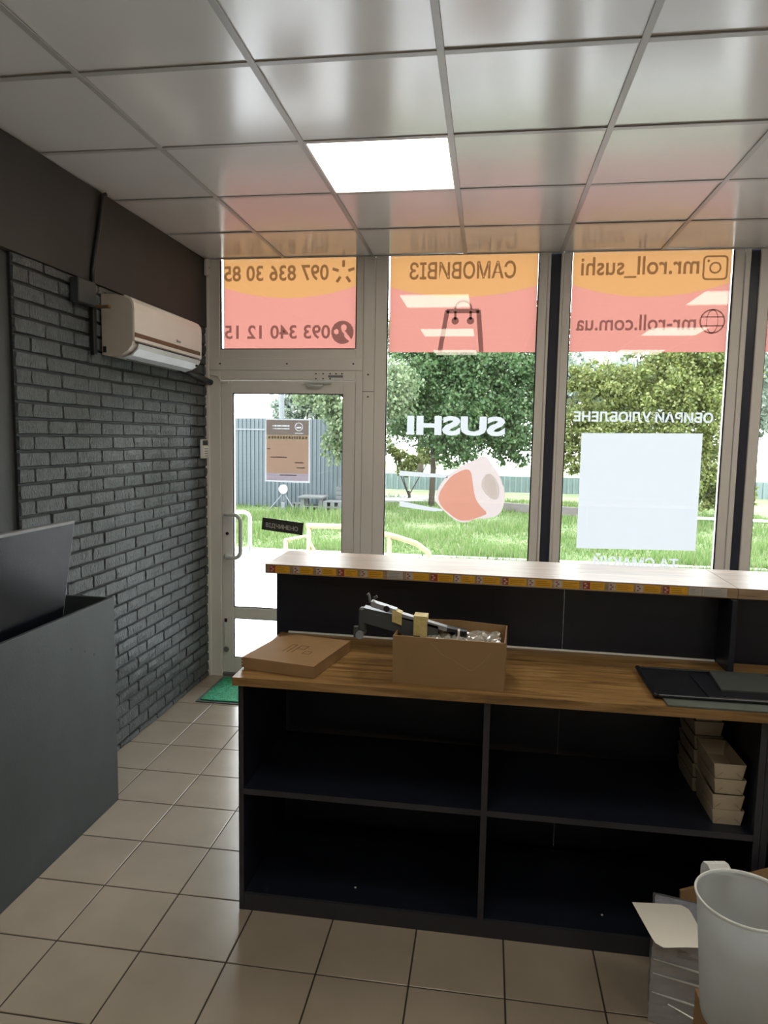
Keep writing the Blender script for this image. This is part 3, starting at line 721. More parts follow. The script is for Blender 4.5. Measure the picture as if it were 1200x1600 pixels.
top = MB().add([(1.097, -2.396, .8485), (4.44, -2.400, .8485), (4.44, Yb(4.44)-.012, .8485), (1.097, Yb(1.097)-.012, .8485), (1.097, -2.396, .878), (4.44, -2.400, .878), (4.44, Yb(4.44)-.012, .878), (1.097, Yb(1.097)-.012, .878)],
         [(0, 3, 2, 1), (4, 5, 6, 7), (0, 1, 5, 4), (1, 2, 6, 5), (2, 3, 7, 6), (3, 0, 4, 7)])
top.build('board', 'oak', wt)
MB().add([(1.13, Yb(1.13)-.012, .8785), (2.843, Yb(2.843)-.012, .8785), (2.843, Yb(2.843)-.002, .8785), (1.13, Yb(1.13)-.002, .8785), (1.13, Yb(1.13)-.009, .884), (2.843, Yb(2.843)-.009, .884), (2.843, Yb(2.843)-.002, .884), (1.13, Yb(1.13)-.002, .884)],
         [(0, 3, 2, 1), (4, 5, 6, 7), (0, 1, 5, 4), (1, 2, 6, 5), (2, 3, 7, 6), (3, 0, 4, 7)]).build('back_edge_strip', 'white', wt)  # thin white strip along the back edge of the worktop
def YBf(x): return -1.907-.040*(x-1.06)
def YBb(x): return -1.555-.018*(x-1.06)
def barslab(x0, x1, label):
    o = MB().add([(x0, YBf(x0), 1.152), (x1, YBf(x1), 1.152), (x1, YBb(x1), 1.152), (x0, YBb(x0), 1.152), (x0, YBf(x0), 1.190), (x1, YBf(x1), 1.190), (x1, YBb(x1), 1.190), (x0, YBb(x0), 1.190)],
             [(0, 3, 2, 1), (4, 5, 6, 7), (0, 1, 5, 4), (1, 2, 6, 5), (2, 3, 7, 6), (3, 0, 4, 7)]).build('bar_top', 'oakglare', None)
    return tag(o, label, 'counter top')
barslab(1.058, 2.872, 'long oak bar top with painted glare, edged with yellow price labels')
barslab(2.874, 4.46, 'oak bar top with painted glare and bare edge beyond the white labels')
# price labels on the bar edge
def edge_x(px):   # spread along the edge as counted on the photograph
    A = ((415, 1.060), (600, 1.555), (800, 2.060), (1000, 2.538), (1130, 2.835), (1200, 2.99))
    for (p, a), (q, b_) in zip(A[:-1], A[1:]):
        if px <= q: return a+(b_-a)*(px-p)/(q-p)
    return A[-1][1]
LB = [(422, 431, 454), (460, 470, 491), (496, 505, 527), (530, 540, 560), (565, 576, 599), (636, 647, 672), (675, 686, 710), (712, 722, 744), (747, 756, 782), (786, 795, 823), (826, 836, 863), (867, 879, 905), (911, 922, 944), (950, 961, 988), (991, 1002, 1029), (1033, 1043, 1071)]
def edgequad(b, x0, x1, z0, z1, off, th=.0006):
    b.add([(x0, YBf(x0)-off, z0), (x1, YBf(x1)-off, z0), (x1, YBf(x1)-off, z1), (x0, YBf(x0)-off, z1), (x0, YBf(x0)-off+th, z0), (x1, YBf(x1)-off+th, z0), (x1, YBf(x1)-off+th, z1), (x0, YBf(x0)-off+th, z1)],
          [(0, 1, 2, 3), (4, 7, 6, 5), (0, 4, 5, 1), (1, 5, 6, 2), (2, 6, 7, 3), (3, 7, 4, 0)]); return b
for i, (a, m_, e) in enumerate(LB):
    x0, xm, x1 = edge_x(a), edge_x(m_), edge_x(e)
    t = thing('price_label', 'small yellow price label with a picture square on the oak bar edge', 'label', ((x0+x1)/2, YBf(xm), 1.155), 'yellow price labels along the bar edge')
    edgequad(MB(), xm, x1, 1.1565, 1.1845, .0010).build('card', 'labelyellow', t)
    edgequad(MB(), x0, xm-.001, 1.1575, 1.1840, .0010).build('picture_square', 'labelwhite' if i % 3 else 'labelred', t)
    b = MB()
    for k in range(3): edgequad(b, x0+.004+.006*(k % 2), x0+.012+.006*(k % 2), 1.1605+.0075*k, 1.1655+.0075*k, .0015)
    b.build('picture_print', 'labelred' if i % 3 else 'labelwhite', t)
    b = MB()
    for k in range(3): edgequad(b, xm+.005, x1-.006-random.uniform(0, .02), 1.1620+.0072*k, 1.1640+.0072*k, .0015)
    b.build('print_lines', 'labelink', t)
for a, e, nm in ((606, 631, 'grey white text label among the yellow price labels'), (1072, 1092, 'grey white label right after the last yellow label'), (1093, 1130, 'long grey white text label by the joint of the bar top')):
    x0, x1 = edge_x(a), edge_x(e)
    t = thing('text_label', nm, 'label', ((x0+x1)/2, YBf(x0), 1.155))
    edgequad(MB(), x0, x1, 1.1560, 1.1860, .0010).build('card', 'labelwhite', t)
    b = MB()
    for k in range(4): edgequad(b, x0+.005, x1-.005-random.uniform(0, .02), 1.1600+.006*k, 1.1615+.006*k, .0015)
    b.build('print_lines', 'bezel', t)

# ================================================================== THINGS ON THE WORKTOP
ZW = .8783
t = thing('pizza_box', 'flat brown kraft pizza box with line drawing on the lid', 'pizza box', (1.26, -2.18, ZW))
R = rotz(1.379, -2.357, -.19)
w_, d_, h_ = .285, .338, .043
x1, y0 = 1.379, -2.357; x0, y1 = x1-w_, y0+d_
b = MB().prism([(x0+.006, y0+.004), (x1-.004, y0+.004), (x1-.004, y1-.004), (x0+.05, y1-.004), (x0+.006, y1-.06)], 2, ZW, ZW+h_-.004).xf(R); b.build('tray', 'kraft', t)
b = MB().prism([(x0, y0+.002), (x1, y0), (x1, y1), (x0+.05, y1), (x0, y1-.06)], 2, ZW+h_-.003, ZW+h_).xf(R); b.build('lid', 'kraft', t)
b = MB().box(x1-.004, x1-.0005, y0+.002, y1-.002, ZW+.001, ZW+h_-.003).box(x0+.03, x1-.004, y0, y0+.0035, ZW+.001, ZW+h_-.003).xf(R); b.build('lid_flap', 'kraft', t)
b = MB()
for k in range(3): b.box(x0-.004-.002*k, x0+.005, y0+.004+.003*k, y0+.03, ZW+.006+.011*k, ZW+.013+.011*k)
b.xf(R); b.build('side_tab', 'carton', t)
b = MB()
for (a, c, e, g) in ((0, 0, .004, .09), (.018, 0, .004, .09), (0, .088, .02, .003), (.036, 0, .004, .09), (.036, .086, .034, .003), (.066, .045, .004, .044), (.036, .045, .032, .003), (.08, .0, .003, .03), (.08, .0, .03, .003), (.107, .0, .003, .03), (.08, .028, .03, .003)): b.box(x0+.10+a, x0+.10+a+e, y0+.12+c, y0+.12+c+g, ZW+h_, ZW+h_+.0004)
b.xf(R); b.build('lid_drawing', 'inkline', t)

t = thing('carton', 'open brown cardboard carton holding folded stand parts', 'carton', (1.84, -2.25, ZW))
R = rotz(1.651, -2.340, -.06); x0, x1, y0, y1, th = 1.651, 2.030, -2.340, -2.135, .004; hh = .165
b = MB().box(x0, x1, y0, y0+th, ZW, ZW+hh).xf(R); b.build('front_side', 'carton', t)
MB().prism([(x0, ZW), (x1, ZW), (x1, ZW+hh*1.05), (x0+.2, ZW+hh*1.10), (x0, ZW+hh*1.06)], 1, y1-th, y1).xf(R).build('back_side', 'carton', t)
MB().box(x0, x0+th, y0+th, y1-th, ZW, ZW+hh).xf(R).build('left_side', 'carton', t)
MB().prism([(y0+th, ZW), (y1-th, ZW), (y1-th, ZW+hh*1.05), (y0+th, ZW+hh*.98)], 0, x1-th, x1).xf(R).build('right_side', 'carton', t)
MB().box(x0+th, x1-th, y0+th, y1-th, ZW, ZW+.004).xf(R).build('base', 'carton', t)
b = MB()
rim = [x0+(x1-x0)*i/16 for i in range(17)]
for i in range(16): b.box(rim[i], rim[i+1], y0, y0+th, ZW+hh, ZW+hh+random.uniform(.0005, .0025))
b.xf(R).build('torn_edge', 'cartonin', t)
b = MB(); cr = [(x0+.13, ZW+.150), (x0+.17, ZW+.113), (x0+.215, ZW+.092), (x0+.262, ZW+.066), (x0+.275, ZW+.066), (x0+.31, ZW+.098), (x0+.335, ZW+.132)]
for p, q in zip(cr[:-1], cr[1:]):
    b.add([(p[0], y0-.0006, p[1]-.0009), (q[0], y0-.0006, q[1]-.0009), (q[0], y0-.0006, q[1]+.0009), (p[0], y0-.0006, p[1]+.0009)], [(0, 1, 2, 3)])
b.xf(R).build('crease', 'cartonin', t, fix=False)
def crumple(name, mat, par, x0, x1, y0, y1, z, amp, nx=26, ny=16):
    b = MB(); g = {}
    for i in range(nx+1):
        for j in range(ny+1):
            g[i, j] = len(b.v); b.v.append((x0+(x1-x0)*i/nx+random.uniform(-.004, .004), y0+(y1-y0)*j/ny+random.uniform(-.004, .004), z+random.uniform(-amp, amp)+.5*amp*math.sin(i*.8)*math.cos(j*.9)))
    for i in range(nx):
        for j in range(ny): b.f.append((g[i, j], g[i+1, j], g[i+1, j+1], g[i, j+1]))
    return b.build(name, mat, par, fix=False)
bag = tag(crumple('plastic_bag', 'bubble', None, 1.74, 2.015, -2.325, -2.17, ZW+.150, .0075), 'crumpled clear plastic bag filling the brown carton', 'plastic bag')
# folded stand
t = thing('folded_stand', 'dark grey folded tripod stand with yellow tape sticking out of the carton', 'tripod stand', (1.66, -2.22, 1.0))
ys = -2.235
def slanted(name, mat, x0, x1, z0a, z1a, z0b, z1b, y0, y1, par=t):
    """bar between x0 and x1 whose bottom/top run z0a..z0b and z1a..z1b"""
    return MB().add([(x0, y0, z0a), (x1, y0, z0b), (x1, y1, z0b), (x0, y1, z0a), (x0, y0, z1a), (x1, y0, z1b), (x1, y1, z1b), (x0, y1, z1a)], [(0, 3, 2, 1), (4, 5, 6, 7), (0, 1, 5, 4), (1, 2, 6, 5), (2, 3, 7, 6), (3, 0, 4, 7)]).build(name, mat, par)
slanted('main_arm', 'greymetal', 1.535, 1.80, 1.062, 1.116, 1.000, 1.064, ys-.03, ys+.015)
slanted('lower_leg', 'black', 1.545, 1.72, 1.050, 1.076, 1.022, 1.040, ys-.02, ys+.02)
slanted('lower_leg', 'greymetal', 1.56, 1.86, 1.095, 1.110, 1.030, 1.042, ys+.02, ys+.045)
MB().tube([(1.523, ys-.04, 1.018), (1.523, ys+.03, 1.018)], .014, 12).build('foot_knob', 'midgrey', t)
MB().tube([(1.508, ys-.01, 1.042), (1.508, ys-.01, 1.005)], .012, 12).build('foot_knob', 'greymetal', t)
MB().box(1.515, 1.545, ys-.025, ys+.012, 1.028, 1.112, bev=.006).build('end_hinge', 'greymetal', t)
b = MB(); pts = [(1.562, ys-.02, 1.140), (1.60, ys-.02, 1.135), (1.65, ys-.02, 1.112)]
sl = slanted('clamp_plate', 'midgrey', 1.562, 1.652, 1.122, 1.141, 1.098, 1.116, ys-.035, ys+.0)
MB().tube([(1.618, ys-.037, 1.1175), (1.618, ys-.034, 1.1175)], .011, 14).build('clamp_hole', 'gasket', sl)
MB().tube([(1.556, ys-.01, 1.132), (1.551, ys-.012, 1.158), (1.546, ys-.012, 1.164)], [.005, .005, .007], 8).build('lever', 'bezel', t)
MB().tube([(1.566, ys, 1.145), (1.578, ys, 1.153)], .005, 8).build('lever', 'greymetal', t)
slanted('slide_rail', 'midgrey', 1.645, 1.83, 1.090, 1.108, 1.048, 1.062, ys-.03, ys+.0)
slanted('slide_rail', 'black', 1.70, 1.90, 1.062, 1.074, 1.032, 1.044, ys-.01, ys+.03)
slanted('tape_wrap', 'tape', 1.638, 1.672, 1.073, 1.118, 1.062, 1.104, ys-.037, ys+.003)
slanted('tape_wrap', 'tape', 1.714, 1.762, 1.028, 1.098, 1.026, 1.096, ys-.036, ys+.022)
for k in range(3): slanted('clip', 'black' if k else 'white', 1.868+.012*k, 1.876+.012*k, 1.03, 1.052, 1.028, 1.05, ys-.03, ys+.0)
MB().box(1.83, 1.90, ys-.03, ys+.02, 1.018, 1.032, bev=.004).build('clip_base', 'black', t)

# black trays at the right of the worktop
t = tag(MB().box(2.545, 3.10, -2.392, -2.09, ZW, ZW+.007, bev=.001).build('grey_board', 'traygrey', None), 'flat grey green board lying under the black tray', 'board')
t = thing('black_tray', 'wide black plastic tray with raised rim on the worktop', 'tray', (2.8, -2.19, ZW+.0073))
z0 = ZW+.0073
bx('base', 'trayblack', t, 2.520, 3.09, -2.330, -2.045, z0, z0+.004)
for d in ((2.512, 2.530, -2.336, -2.040), ): bx('rim', 'trayblack', t, d[0], d[1], d[2], d[3], z0, z0+.014, bev=.005)
bx('rim', 'trayblack', t, 2.530, 3.095, -2.337, -2.325, z0, z0+.011, bev=.004)
bx('rim', 'trayblack', t, 2.530, 3.095, -2.050, -2.040, z0, z0+.011, bev=.004)
bx('rim', 'trayblack', t, 3.083, 3.095, -2.325, -2.050, z0, z0+.011, bev=.004)
MB().tube([(2.53, -2.3372, z0+.0105), (3.09, -2.3372, z0+.0105)], .0012, 6).build('edge_trim', 'midgrey', t)
tag(MB().box(2.69, 3.06, -2.318, -2.10, z0+.0045, z0+.0085, bev=.001).build('dark_panel', 'trayblack', None), 'thin dark panel lying inside the black tray', 'board')
t = tag(MB().add([(2.745, -2.262, z0+.009), (3.0, -2.262, z0+.009), (2.94, -2.06, z0+.009), (2.765, -2.06, z0+.009), (2.745, -2.262, z0+.016), (3.0, -2.262, z0+.016), (2.94, -2.06, z0+.016), (2.765, -2.06, z0+.016)], [(0, 3, 2, 1), (4, 5, 6, 7), (0, 1, 5, 4), (1, 2, 6, 5), (2, 3, 7, 6), (3, 0, 4, 7)]).build('grey_plate', 'darkgrey', None), 'dark grey plate on top of the tray stack', 'plate')

# ================================================================== PAPER BOXES ON THE SHELF
ZS = .4623
def paper_box(i, x0, y0, z, lab, grp, w=.100, d=.20, h=.0525, lines=True):
    t = thing('paper_box', lab, 'food box', (x0+w/2, y0+d/2, z), grp)
    th = .0016; f = .007
    def wall(name, pts, mat='paperbox'): return MB().add(pts, [(0, 1, 2, 3), (4, 7, 6, 5), (0, 4, 5, 1), (1, 5, 6, 2), (2, 6, 7, 3), (3, 7, 4, 0)]).build(name, mat, t)
    x1, y1 = x0+w, y0+d
    MB().box(x0+f, x1-f, y0+f, y1-f, z, z+th).build('base', 'paperbox', t)
    fr = wall('front_side', [(x0+f, y0+f, z), (x1-f, y0+f, z), (x1, y0, z+h), (x0, y0, z+h), (x0+f, y0+f+th, z), (x1-f, y0+f+th, z), (x1, y0+th, z+h), (x0, y0+th, z+h)])
    wall('back_side', [(x0+f, y1-f-th, z), (x1-f, y1-f-th, z), (x1, y1-th, z+h), (x0, y1-th, z+h), (x0+f, y1-f, z), (x1-f, y1-f, z), (x1, y1, z+h), (x0, y1, z+h)])
    wall('long_side', [(x0+f, y0+f, z), (x0+f, y1-f, z), (x0, y1, z+h), (x0, y0, z+h), (x0+f+th, y0+f, z), (x0+f+th, y1-f, z), (x0+th, y1, z+h), (x0+th, y0, z+h)])
    wall('long_side', [(x1-f-th, y0+f, z), (x1-f-th, y1-f, z), (x1-th, y1, z+h), (x1-th, y0, z+h), (x1-f, y0+f, z), (x1-f, y1-f, z), (x1, y1, z+h), (x1, y0, z+h)])
    if lines:
        b = MB()
        for xa, xb in ((x0+.010, x0+.029), (x1-.010, x1-.029)):
            b.add([(xa-.0008, y0+.0030, z+.007), (xa+.0008, y0+.0030, z+.007), (xb+.0008, y0+.0015, z+.024), (xb-.0008, y0+.0015, z+.024)], [(0, 1, 2, 3)])
        b.build('fold_mark', 'inkline', fr, fix=False)
    return t
fl_lab = ['open beige paper box at the bottom of the front stack', 'open beige paper box second from the bottom of the front stack', 'open beige paper box third from the bottom of the front stack', 'open empty beige paper box on top of the front stack']
for k in range(4): paper_box(k, 2.719+(.004, .0, .003, -.001)[k], -2.326+(.004, 0, .002, 0)[k], ZS+.0528*k, fl_lab[k], 'beige paper boxes on the shelf')
for k in range(6): paper_box(k, 2.716+random.uniform(-.003, .003), -2.108+random.uniform(0, .006), ZS+.0528*k, 'beige paper box in the tall stack behind the front paper boxes', 'beige paper boxes in the rear stack', lines=False)

# ================================================================== FLOOR ITEMS BOTTOM RIGHT
t = thing('wrapped_pack', 'stack of flat grey boxes in clear stretch wrap on the floor', 'wrapped pack', (2.6, -2.56, 0))
n = 17; hh = .302/n; base = None; R = rotz(2.490, -2.640, -.22)
for k in range(n):
    j = random.uniform(-.002, .002)
    if base is None: base = MB().box(2.484, 2.745, -2.642, -2.490, 0, hh-.0016, bev=.0012).xf(R).build('flat_box', 'packedge', t)
    else: copy_piece(base, t, (ORG[base.name][0]+j, ORG[base.name][1]+random.uniform(-.002, .002), hh*k))
b = MB()
pts = [(2.478, -2.648), (2.751, -2.648), (2.751, -2.484), (2.478, -2.484)]
NZ = 22; lv = []
for i in range(NZ+1):
    z = .003+.304*i/NZ; row = []
    for e in range(4):
        p, q = pts[e], pts[(e+1) % 4]
        for s in range(8):
            u = s/8; row.append((p[0]+(q[0]-p[0])*u+random.uniform(-.0018, .0018), p[1]+(q[1]-p[1])*u+random.uniform(-.0018, .0018), z+random.uniform(-.004, .004)*(0 < i < NZ)))
    lv.append(row)
b.v = [v for r_ in lv for v in r_]; m = 32
b.f = [(i*m+k, i*m+(k+1) % m, (i+1)*m+(k+1) % m, (i+1)*m+k) for i in range(NZ) for k in range(m)]
b.xf(R).build('stretch_wrap', 'wrap', t, fix=False)
MB().box(2.484, 2.745, -2.642, -2.490, .3025, .305).xf(R).build('top_box', 'packtop', t)
b = MB()
for p, q in (((2.484, .205), (2.745, .19)), ((2.484, .10), (2.66, .088)), ((2.53, .075), (2.70, .015)), ((2.484, .16), (2.745, .15))):
    b.tube([(p[0], -2.650, p[1]), ((p[0]+q[0])/2, -2.6515, (p[1]+q[1])/2+.002), (q[0], -2.650, q[1])], [.0015, .0035, .001], 6)
b.xf(R).build('wrap_fold', 'jugrim', t)
# cream sheet: slightly curled card
def sheet():
    b = MB(); c = [(2.432, -2.563), (2.600, -2.534), (2.612, -2.722), (2.466, -2.745)]; nu, nv = 10, 10; g = {}
    for i in range(nu+1):
        for j in range(nv+1):
            u, v = i/nu, j/nv
            # round the two right-hand/front corners by pulling them in
            x = (1-u)*(1-v)*c[0][0]+u*(1-v)*c[1][0]+u*v*c[2][0]+(1-u)*v*c[3][0]
            y = (1-u)*(1-v)*c[0][1]+u*(1-v)*c[1][1]+u*v*c[2][1]+(1-u)*v*c[3][1]
            for uu, vv in ((1, 0), (0, 1)):
                d = math.hypot(u-uu, v-vv)
                if d < .12: x += (.5-uu)*.02*(1-d/.12); y -= (.5-vv)*.02*(1-d/.12)
            z = .3065+.003*v*v+.010*(1-u)**2*(1-v)+.003*math.sin(u*3)
            g[i, j] = len(b.v); b.v.append((x, y, z))
    N = len(b.v); b.v += [(x, y, z+.0014) for x, y, z in b.v]
    for i in range(nu):
        for j in range(nv):
            q = (g[i, j], g[i+1, j], g[i+1, j+1], g[i, j+1]); b.f += [q[::-1], tuple(k+N for k in q)]
    ring = [(i, 0) for i in range(nu)]+[(nu, j) for j in range(nv)]+[(i, nv) for i in range(nu, 0, -1)]+[(0, j) for j in range(nv, 0, -1)]
    for a, c_ in zip(ring, ring[1:]+ring[:1]): b.f.append((g[a], g[c_], g[c_]+N, g[a]+N))
    return tag(b.build('card_sheet', 'sheet', None), 'cream card sheet with rounded corners lying on the wrapped pack', 'card sheet')
sheet()
cf = MB().add([(2.606, -2.475, 0), (2.96, -2.475, 0), (2.96, -2.463, 0), (2.606, -2.463, 0), (2.606, -2.440, .290), (2.96, -2.440, .430), (2.96, -2.428, .430), (2.606, -2.428, .290)], [(0, 3, 2, 1), (4, 5, 6, 7), (0, 1, 5, 4), (1, 2, 6, 5), (2, 3, 7, 6), (3, 0, 4, 7)]).build('folded_carton', 'carton', None)
tag(cf, 'flattened brown carton leaning on the counter behind the wrapped pack', 'cardboard')
# support carton and jug
JX, JY, JZ = 2.530, -3.160, .464
t = thing('closed_carton', 'closed brown carton standing on the floor under the plastic jug', 'carton', (JX+.07, JY, 0))
bx('body', 'carton', t, JX-.065, JX+.235, JY-.10, JY+.085, 0, JZ-.006, bev=.002)
bx('top_flap', 'carton', t, JX-.065, JX+.235, JY-.10, JY-.008, JZ-.006, JZ-.001); bx('top_flap', 'carton', t, JX-.065, JX+.235, JY-.006, JY+.085, JZ-.006, JZ-.001)
t = thing('measuring_jug', 'frosted plastic measuring jug with handle and spout on a brown carton', 'jug', (JX, JY, JZ))
A = math.radians(-35)   # spout direction
def jr(r, z, th):
    d = (th-A+math.pi) % (2*math.pi)-math.pi; k = max(0, (z-(JZ+.21))/.076)
    return r+.022*k*math.exp(-(d/.22)**2)
prof = [(.001, JZ), (.066, JZ), (.074, JZ+.006), (.0775, JZ+.02), (.098, JZ+.272), (.1015, JZ+.284), (.1035, JZ+.286), (.1030, JZ+.282)]
inner = [(.0985, JZ+.282), (.096, JZ+.27), (.0755, JZ+.022), (.066, JZ+.006), (.001, JZ+.005)]
MB().lathe(prof, JX, JY, 56, jr).build('body', 'jug', t, smooth=True, fix=False)
MB().lathe(inner, JX, JY, 56, jr).build('inner_wall', 'jug', t, smooth=True, fix=False)
MB().lathe([(.0985, JZ+.282), (.0990, JZ+.2875), (.1020, JZ+.2885), (.1040, JZ+.2860), (.1030, JZ+.282)], JX, JY, 56, jr).build('rim', 'jugrim', t, smooth=True, fix=False)
hA = math.radians(101); hx, hy = math.cos(hA), math.sin(hA); tx, ty = -hy, hx
def strap(pts, w, th):
    b = MB()
    for i, (r, z) in enumerate(pts):
        for s in (-1, 1): b.v.append((JX+hx*r+tx*s*w, JY+hy*r+ty*s*w, z))
    for i in range(len(pts)-1): b.f.append((2*i, 2*i+1, 2*i+3, 2*i+2))
    N = len(b.v); b.v += [(x+hx*th, y+hy*th, z+th*.4) for x, y, z in b.v]; b.f += [tuple(k+N for k in f) for f in b.f]
    e = list(range(0, N, 2))+list(range(N-1, 0, -2))
    for a, c_ in zip(e, e[1:]+e[:1]): b.f.append((a, c_, c_+N, a+N))
    return b
strap([(.097, JZ+.276), (.118, JZ+.286), (.136, JZ+.282), (.146, JZ+.266), (.146, JZ+.20), (.120, JZ+.13), (.086, JZ+.11)], .025, .003).build('handle', 'jugrim', t)
strap([(.097, JZ+.262), (.118, JZ+.285), (.132, JZ+.285), (.140, JZ+.26)], .0025, .003).build('handle_rib', 'jugrim', t)

# ================================================================== OUTDOORS
GZ = -.12
def outdoors_ground():
    pv = struct(bx('pavement', 'grout', None, -9, 12, .125, 5.95, GZ-.2, GZ-.006)); pv.data.materials[0] = M['kerb']
    s = .4; base = None; rest = MB()
    for i in range(-22, 30):
        for j in range(0, 15):
            x0 = i*s+(.2 if j % 2 else 0); y0 = .13+j*s
            if y0 > 5.8 or (x0 > -.15 and y0 > 4.6): continue
            y1 = min(y0+s, 5.93)
            if -2.2 < x0 < 2.3:
                if base is None: base = MB().box(x0+.004, x0+s-.004, y0+.004, y0+s-.004, GZ-.006, GZ, bev=.004).build('paving_slab', 'paving', pv)
                else: copy_piece(base, pv, (x0+s/2, y0+s/2, GZ-.006+random.uniform(-.001, .001)), scale=(1, (y1-y0)/s, 1))
                if y1-y0 < s-.01: pv.children[-1]
            else: rest.box(x0+.004, x0+s-.004, y0+.004, y1-.004, GZ-.006, GZ)
    r = rest.build('paving_field', 'paving', pv); r['kind'] = 'stuff'
    kb = None
    for i in range(-9, 12):
        if kb is None: kb = tag(bx('kerb_stone', 'kerb', None, i*1.0+.01, i*1.0+.99, 5.96, 6.08, GZ-.1, GZ+.05, bev=.008), 'grey concrete kerb stone between the pavement and the lawn', 'kerb stone', 'kerb stones along the lawn')
        else: copy_piece(kb, None, (i*1.0+.5, 6.02, GZ-.1))
    struct(bx('ground_strip', 'soil', None, -.1, 12, 4.75, 5.955, GZ-.006, GZ+.004))
    b = MB(); nx, ny = 60, 40; g = {}
    for i in range(nx+1):
        for j in range(ny+1):
            x = -30+75*i/nx; y = 6.09+45*(j/ny)**1.6
            g[i, j] = len(b.v); b.v.append((x, y, GZ-.02+.04*math.sin(x*1.3)*math.cos(y*.9)))
    for i in range(nx):
        for j in range(ny): b.f.append((g[i, j], g[i+1, j], g[i+1, j+1], g[i, j+1]))
    struct(b.build('ground', 'soil', None, fix=False))
    # grass blades
    N = 110000; y = 6.16+10.9*RNG.random(N)**1.5; x = -6.5+15.5*RNG.random(N)
    ns = 14000; x[:ns] = -.08+8*RNG.random(ns); y[:ns] = 4.78+1.17*RNG.random(ns)
    band = (np.abs(y-(10.9+.25*x*0)) < .8) & (x < -1); hgt = (.05+.08*RNG.random(N))*(1+.9*band)*(1+.6*np.sin(x*2.1)*np.sin(y*1.7))
    a = RNG.random(N)*2*math.pi; wd = .006+.010*RNG.random(N); lx = RNG.normal(0, .03, N); ly = RNG.normal(0, .03, N)
    V = np.zeros((N, 3, 3)); z = GZ-.03+.04*np.sin(x*1.3)*np.cos(y*.9)
    V[:, 0] = np.stack([x-np.cos(a)*wd, y-np.sin(a)*wd, z], -1); V[:, 1] = np.stack([x+np.cos(a)*wd, y+np.sin(a)*wd, z], -1); V[:, 2] = np.stack([x+lx, y+ly, z+hgt], -1)
    o = bulk('lawn_grass', V.reshape(-1, 3), 3, 'grass', None); o['kind'] = 'stuff'; tag(o, 'short green lawn grass outside the windows', 'grass')
def bulk(name, V, k, mat, parent):
    n = len(V); me = bpy.data.meshes.new(name); c = np.array([(V[:, 0].min()+V[:, 0].max())/2, (V[:, 1].min()+V[:, 1].max())/2, V[:, 2].min()])
    me.vertices.add(n); me.vertices.foreach_set('co', (V-c).astype('f').ravel()); me.loops.add(n); me.loops.foreach_set('vertex_index', np.arange(n, dtype='i'))
    me.polygons.add(n//k); me.polygons.foreach_set('loop_start', np.arange(0, n, k, dtype='i')); me.update(calc_edges=True); me.materials.append(M[mat])
    return link(bpy.data.objects.new(name, me), parent, c)
outdoors_ground()
def tree(name, label, base, trunk_h, clumps, leaves, size, mat, r=.14, droop=0, cat='tree', lean=(0, 0), group=None):
    bxp = Vector(base); t = thing(name, label, cat, base, group)
    b = MB(); tip = bxp+Vector((lean[0], lean[1], trunk_h))
    b.tube([bxp-Vector((0, 0, .1)), bxp+Vector((lean[0]*.3+.03, lean[1]*.3, trunk_h*.5)), tip], [r*1.2, r, r*.75], 9)
    for c in clumps:
        e = Vector(c[:3]); mid = (tip+e)/2+Vector((random.uniform(-.2, .2), random.uniform(-.2, .2), random.uniform(0, .2)))
        b.tube([tip-Vector((0, 0, .15)), mid, e+Vector((0, 0, c[3]*.4))], [r*.5, r*.3, r*.1], 6)
        for _ in range(3):
            q = e+Vector((random.uniform(-1, 1), random.uniform(-1, 1), random.uniform(-.6, 1)))*c[3]*.75
            b.tube([mid, (mid+q)/2+Vector((0, 0, .1)), q], [r*.2, r*.13, r*.05], 5)
    b.build('trunk', 'bark', t, smooth=True)
    tot = sum(c[3]**2 for c in clumps); Vs = []
    for c in clumps:
        n = int(leaves*c[3]**2/tot); d = RNG.normal(size=(n, 3)); d /= np.linalg.norm(d, axis=1)[:, None]
        # leaves gather in twig tufts rather than filling a ball evenly
        tuft = max(6, n//40); td = RNG.normal(size=(tuft, 3)); td /= np.linalg.norm(td, axis=1)[:, None]; tp = td*(RNG.random((tuft, 1))**.45)*c[3]
        k = RNG.integers(0, tuft, n); p = tp[k]+d*(RNG.random((n, 1))**.6)*c[3]*.24
        p *= np.array([1, 1, .85])
        if droop: p[:, 2] -= droop*RNG.random(n)**1.5
        p += np.array(c[:3])
        s = size*(.6+.8*RNG.random((n, 1))); u = RNG.normal(size=(n, 3)); u[:, 2] -= .4+droop; u /= np.linalg.norm(u, axis=1)[:, None]
        w = np.cross(u, RNG.normal(size=(n, 3))); w /= np.linalg.norm(w, axis=1)[:, None]
        Vs.append(np.stack([p, p+u*s*.5+w*s*.32, p+u*s, p+u*s*.5-w*s*.32], 1).reshape(-1, 3))
    o = bulk('foliage', np.concatenate(Vs), 4, mat, t); o['kind'] = 'stuff'
    return t
random.seed(11)
tree('broadleaf_tree', 'large green leafy tree with slim trunk on the lawn', (.45, 14.6, GZ), 2.0,
     [(.3, 14.3, 2.2, 1.0), (1.4, 14.0, 2.4, 1.15), (2.4, 14.2, 2.2, 1.0), (-.5, 14.2, 2.9, .8), (.6, 14.4, 3.5, 1.2), (2.0, 14.0, 3.6, 1.2), (2.9, 14.3, 3.2, .8), (1.3, 14.4, 4.6, 1.3), (-.2, 14.5, 4.4, .9), (3.0, 14.6, 4.6, 1.0), (1.2, 13.7, 1.6, .7), (2.6, 14.0, 1.55, .6)], 85000, .090, 'leafA', r=.075)
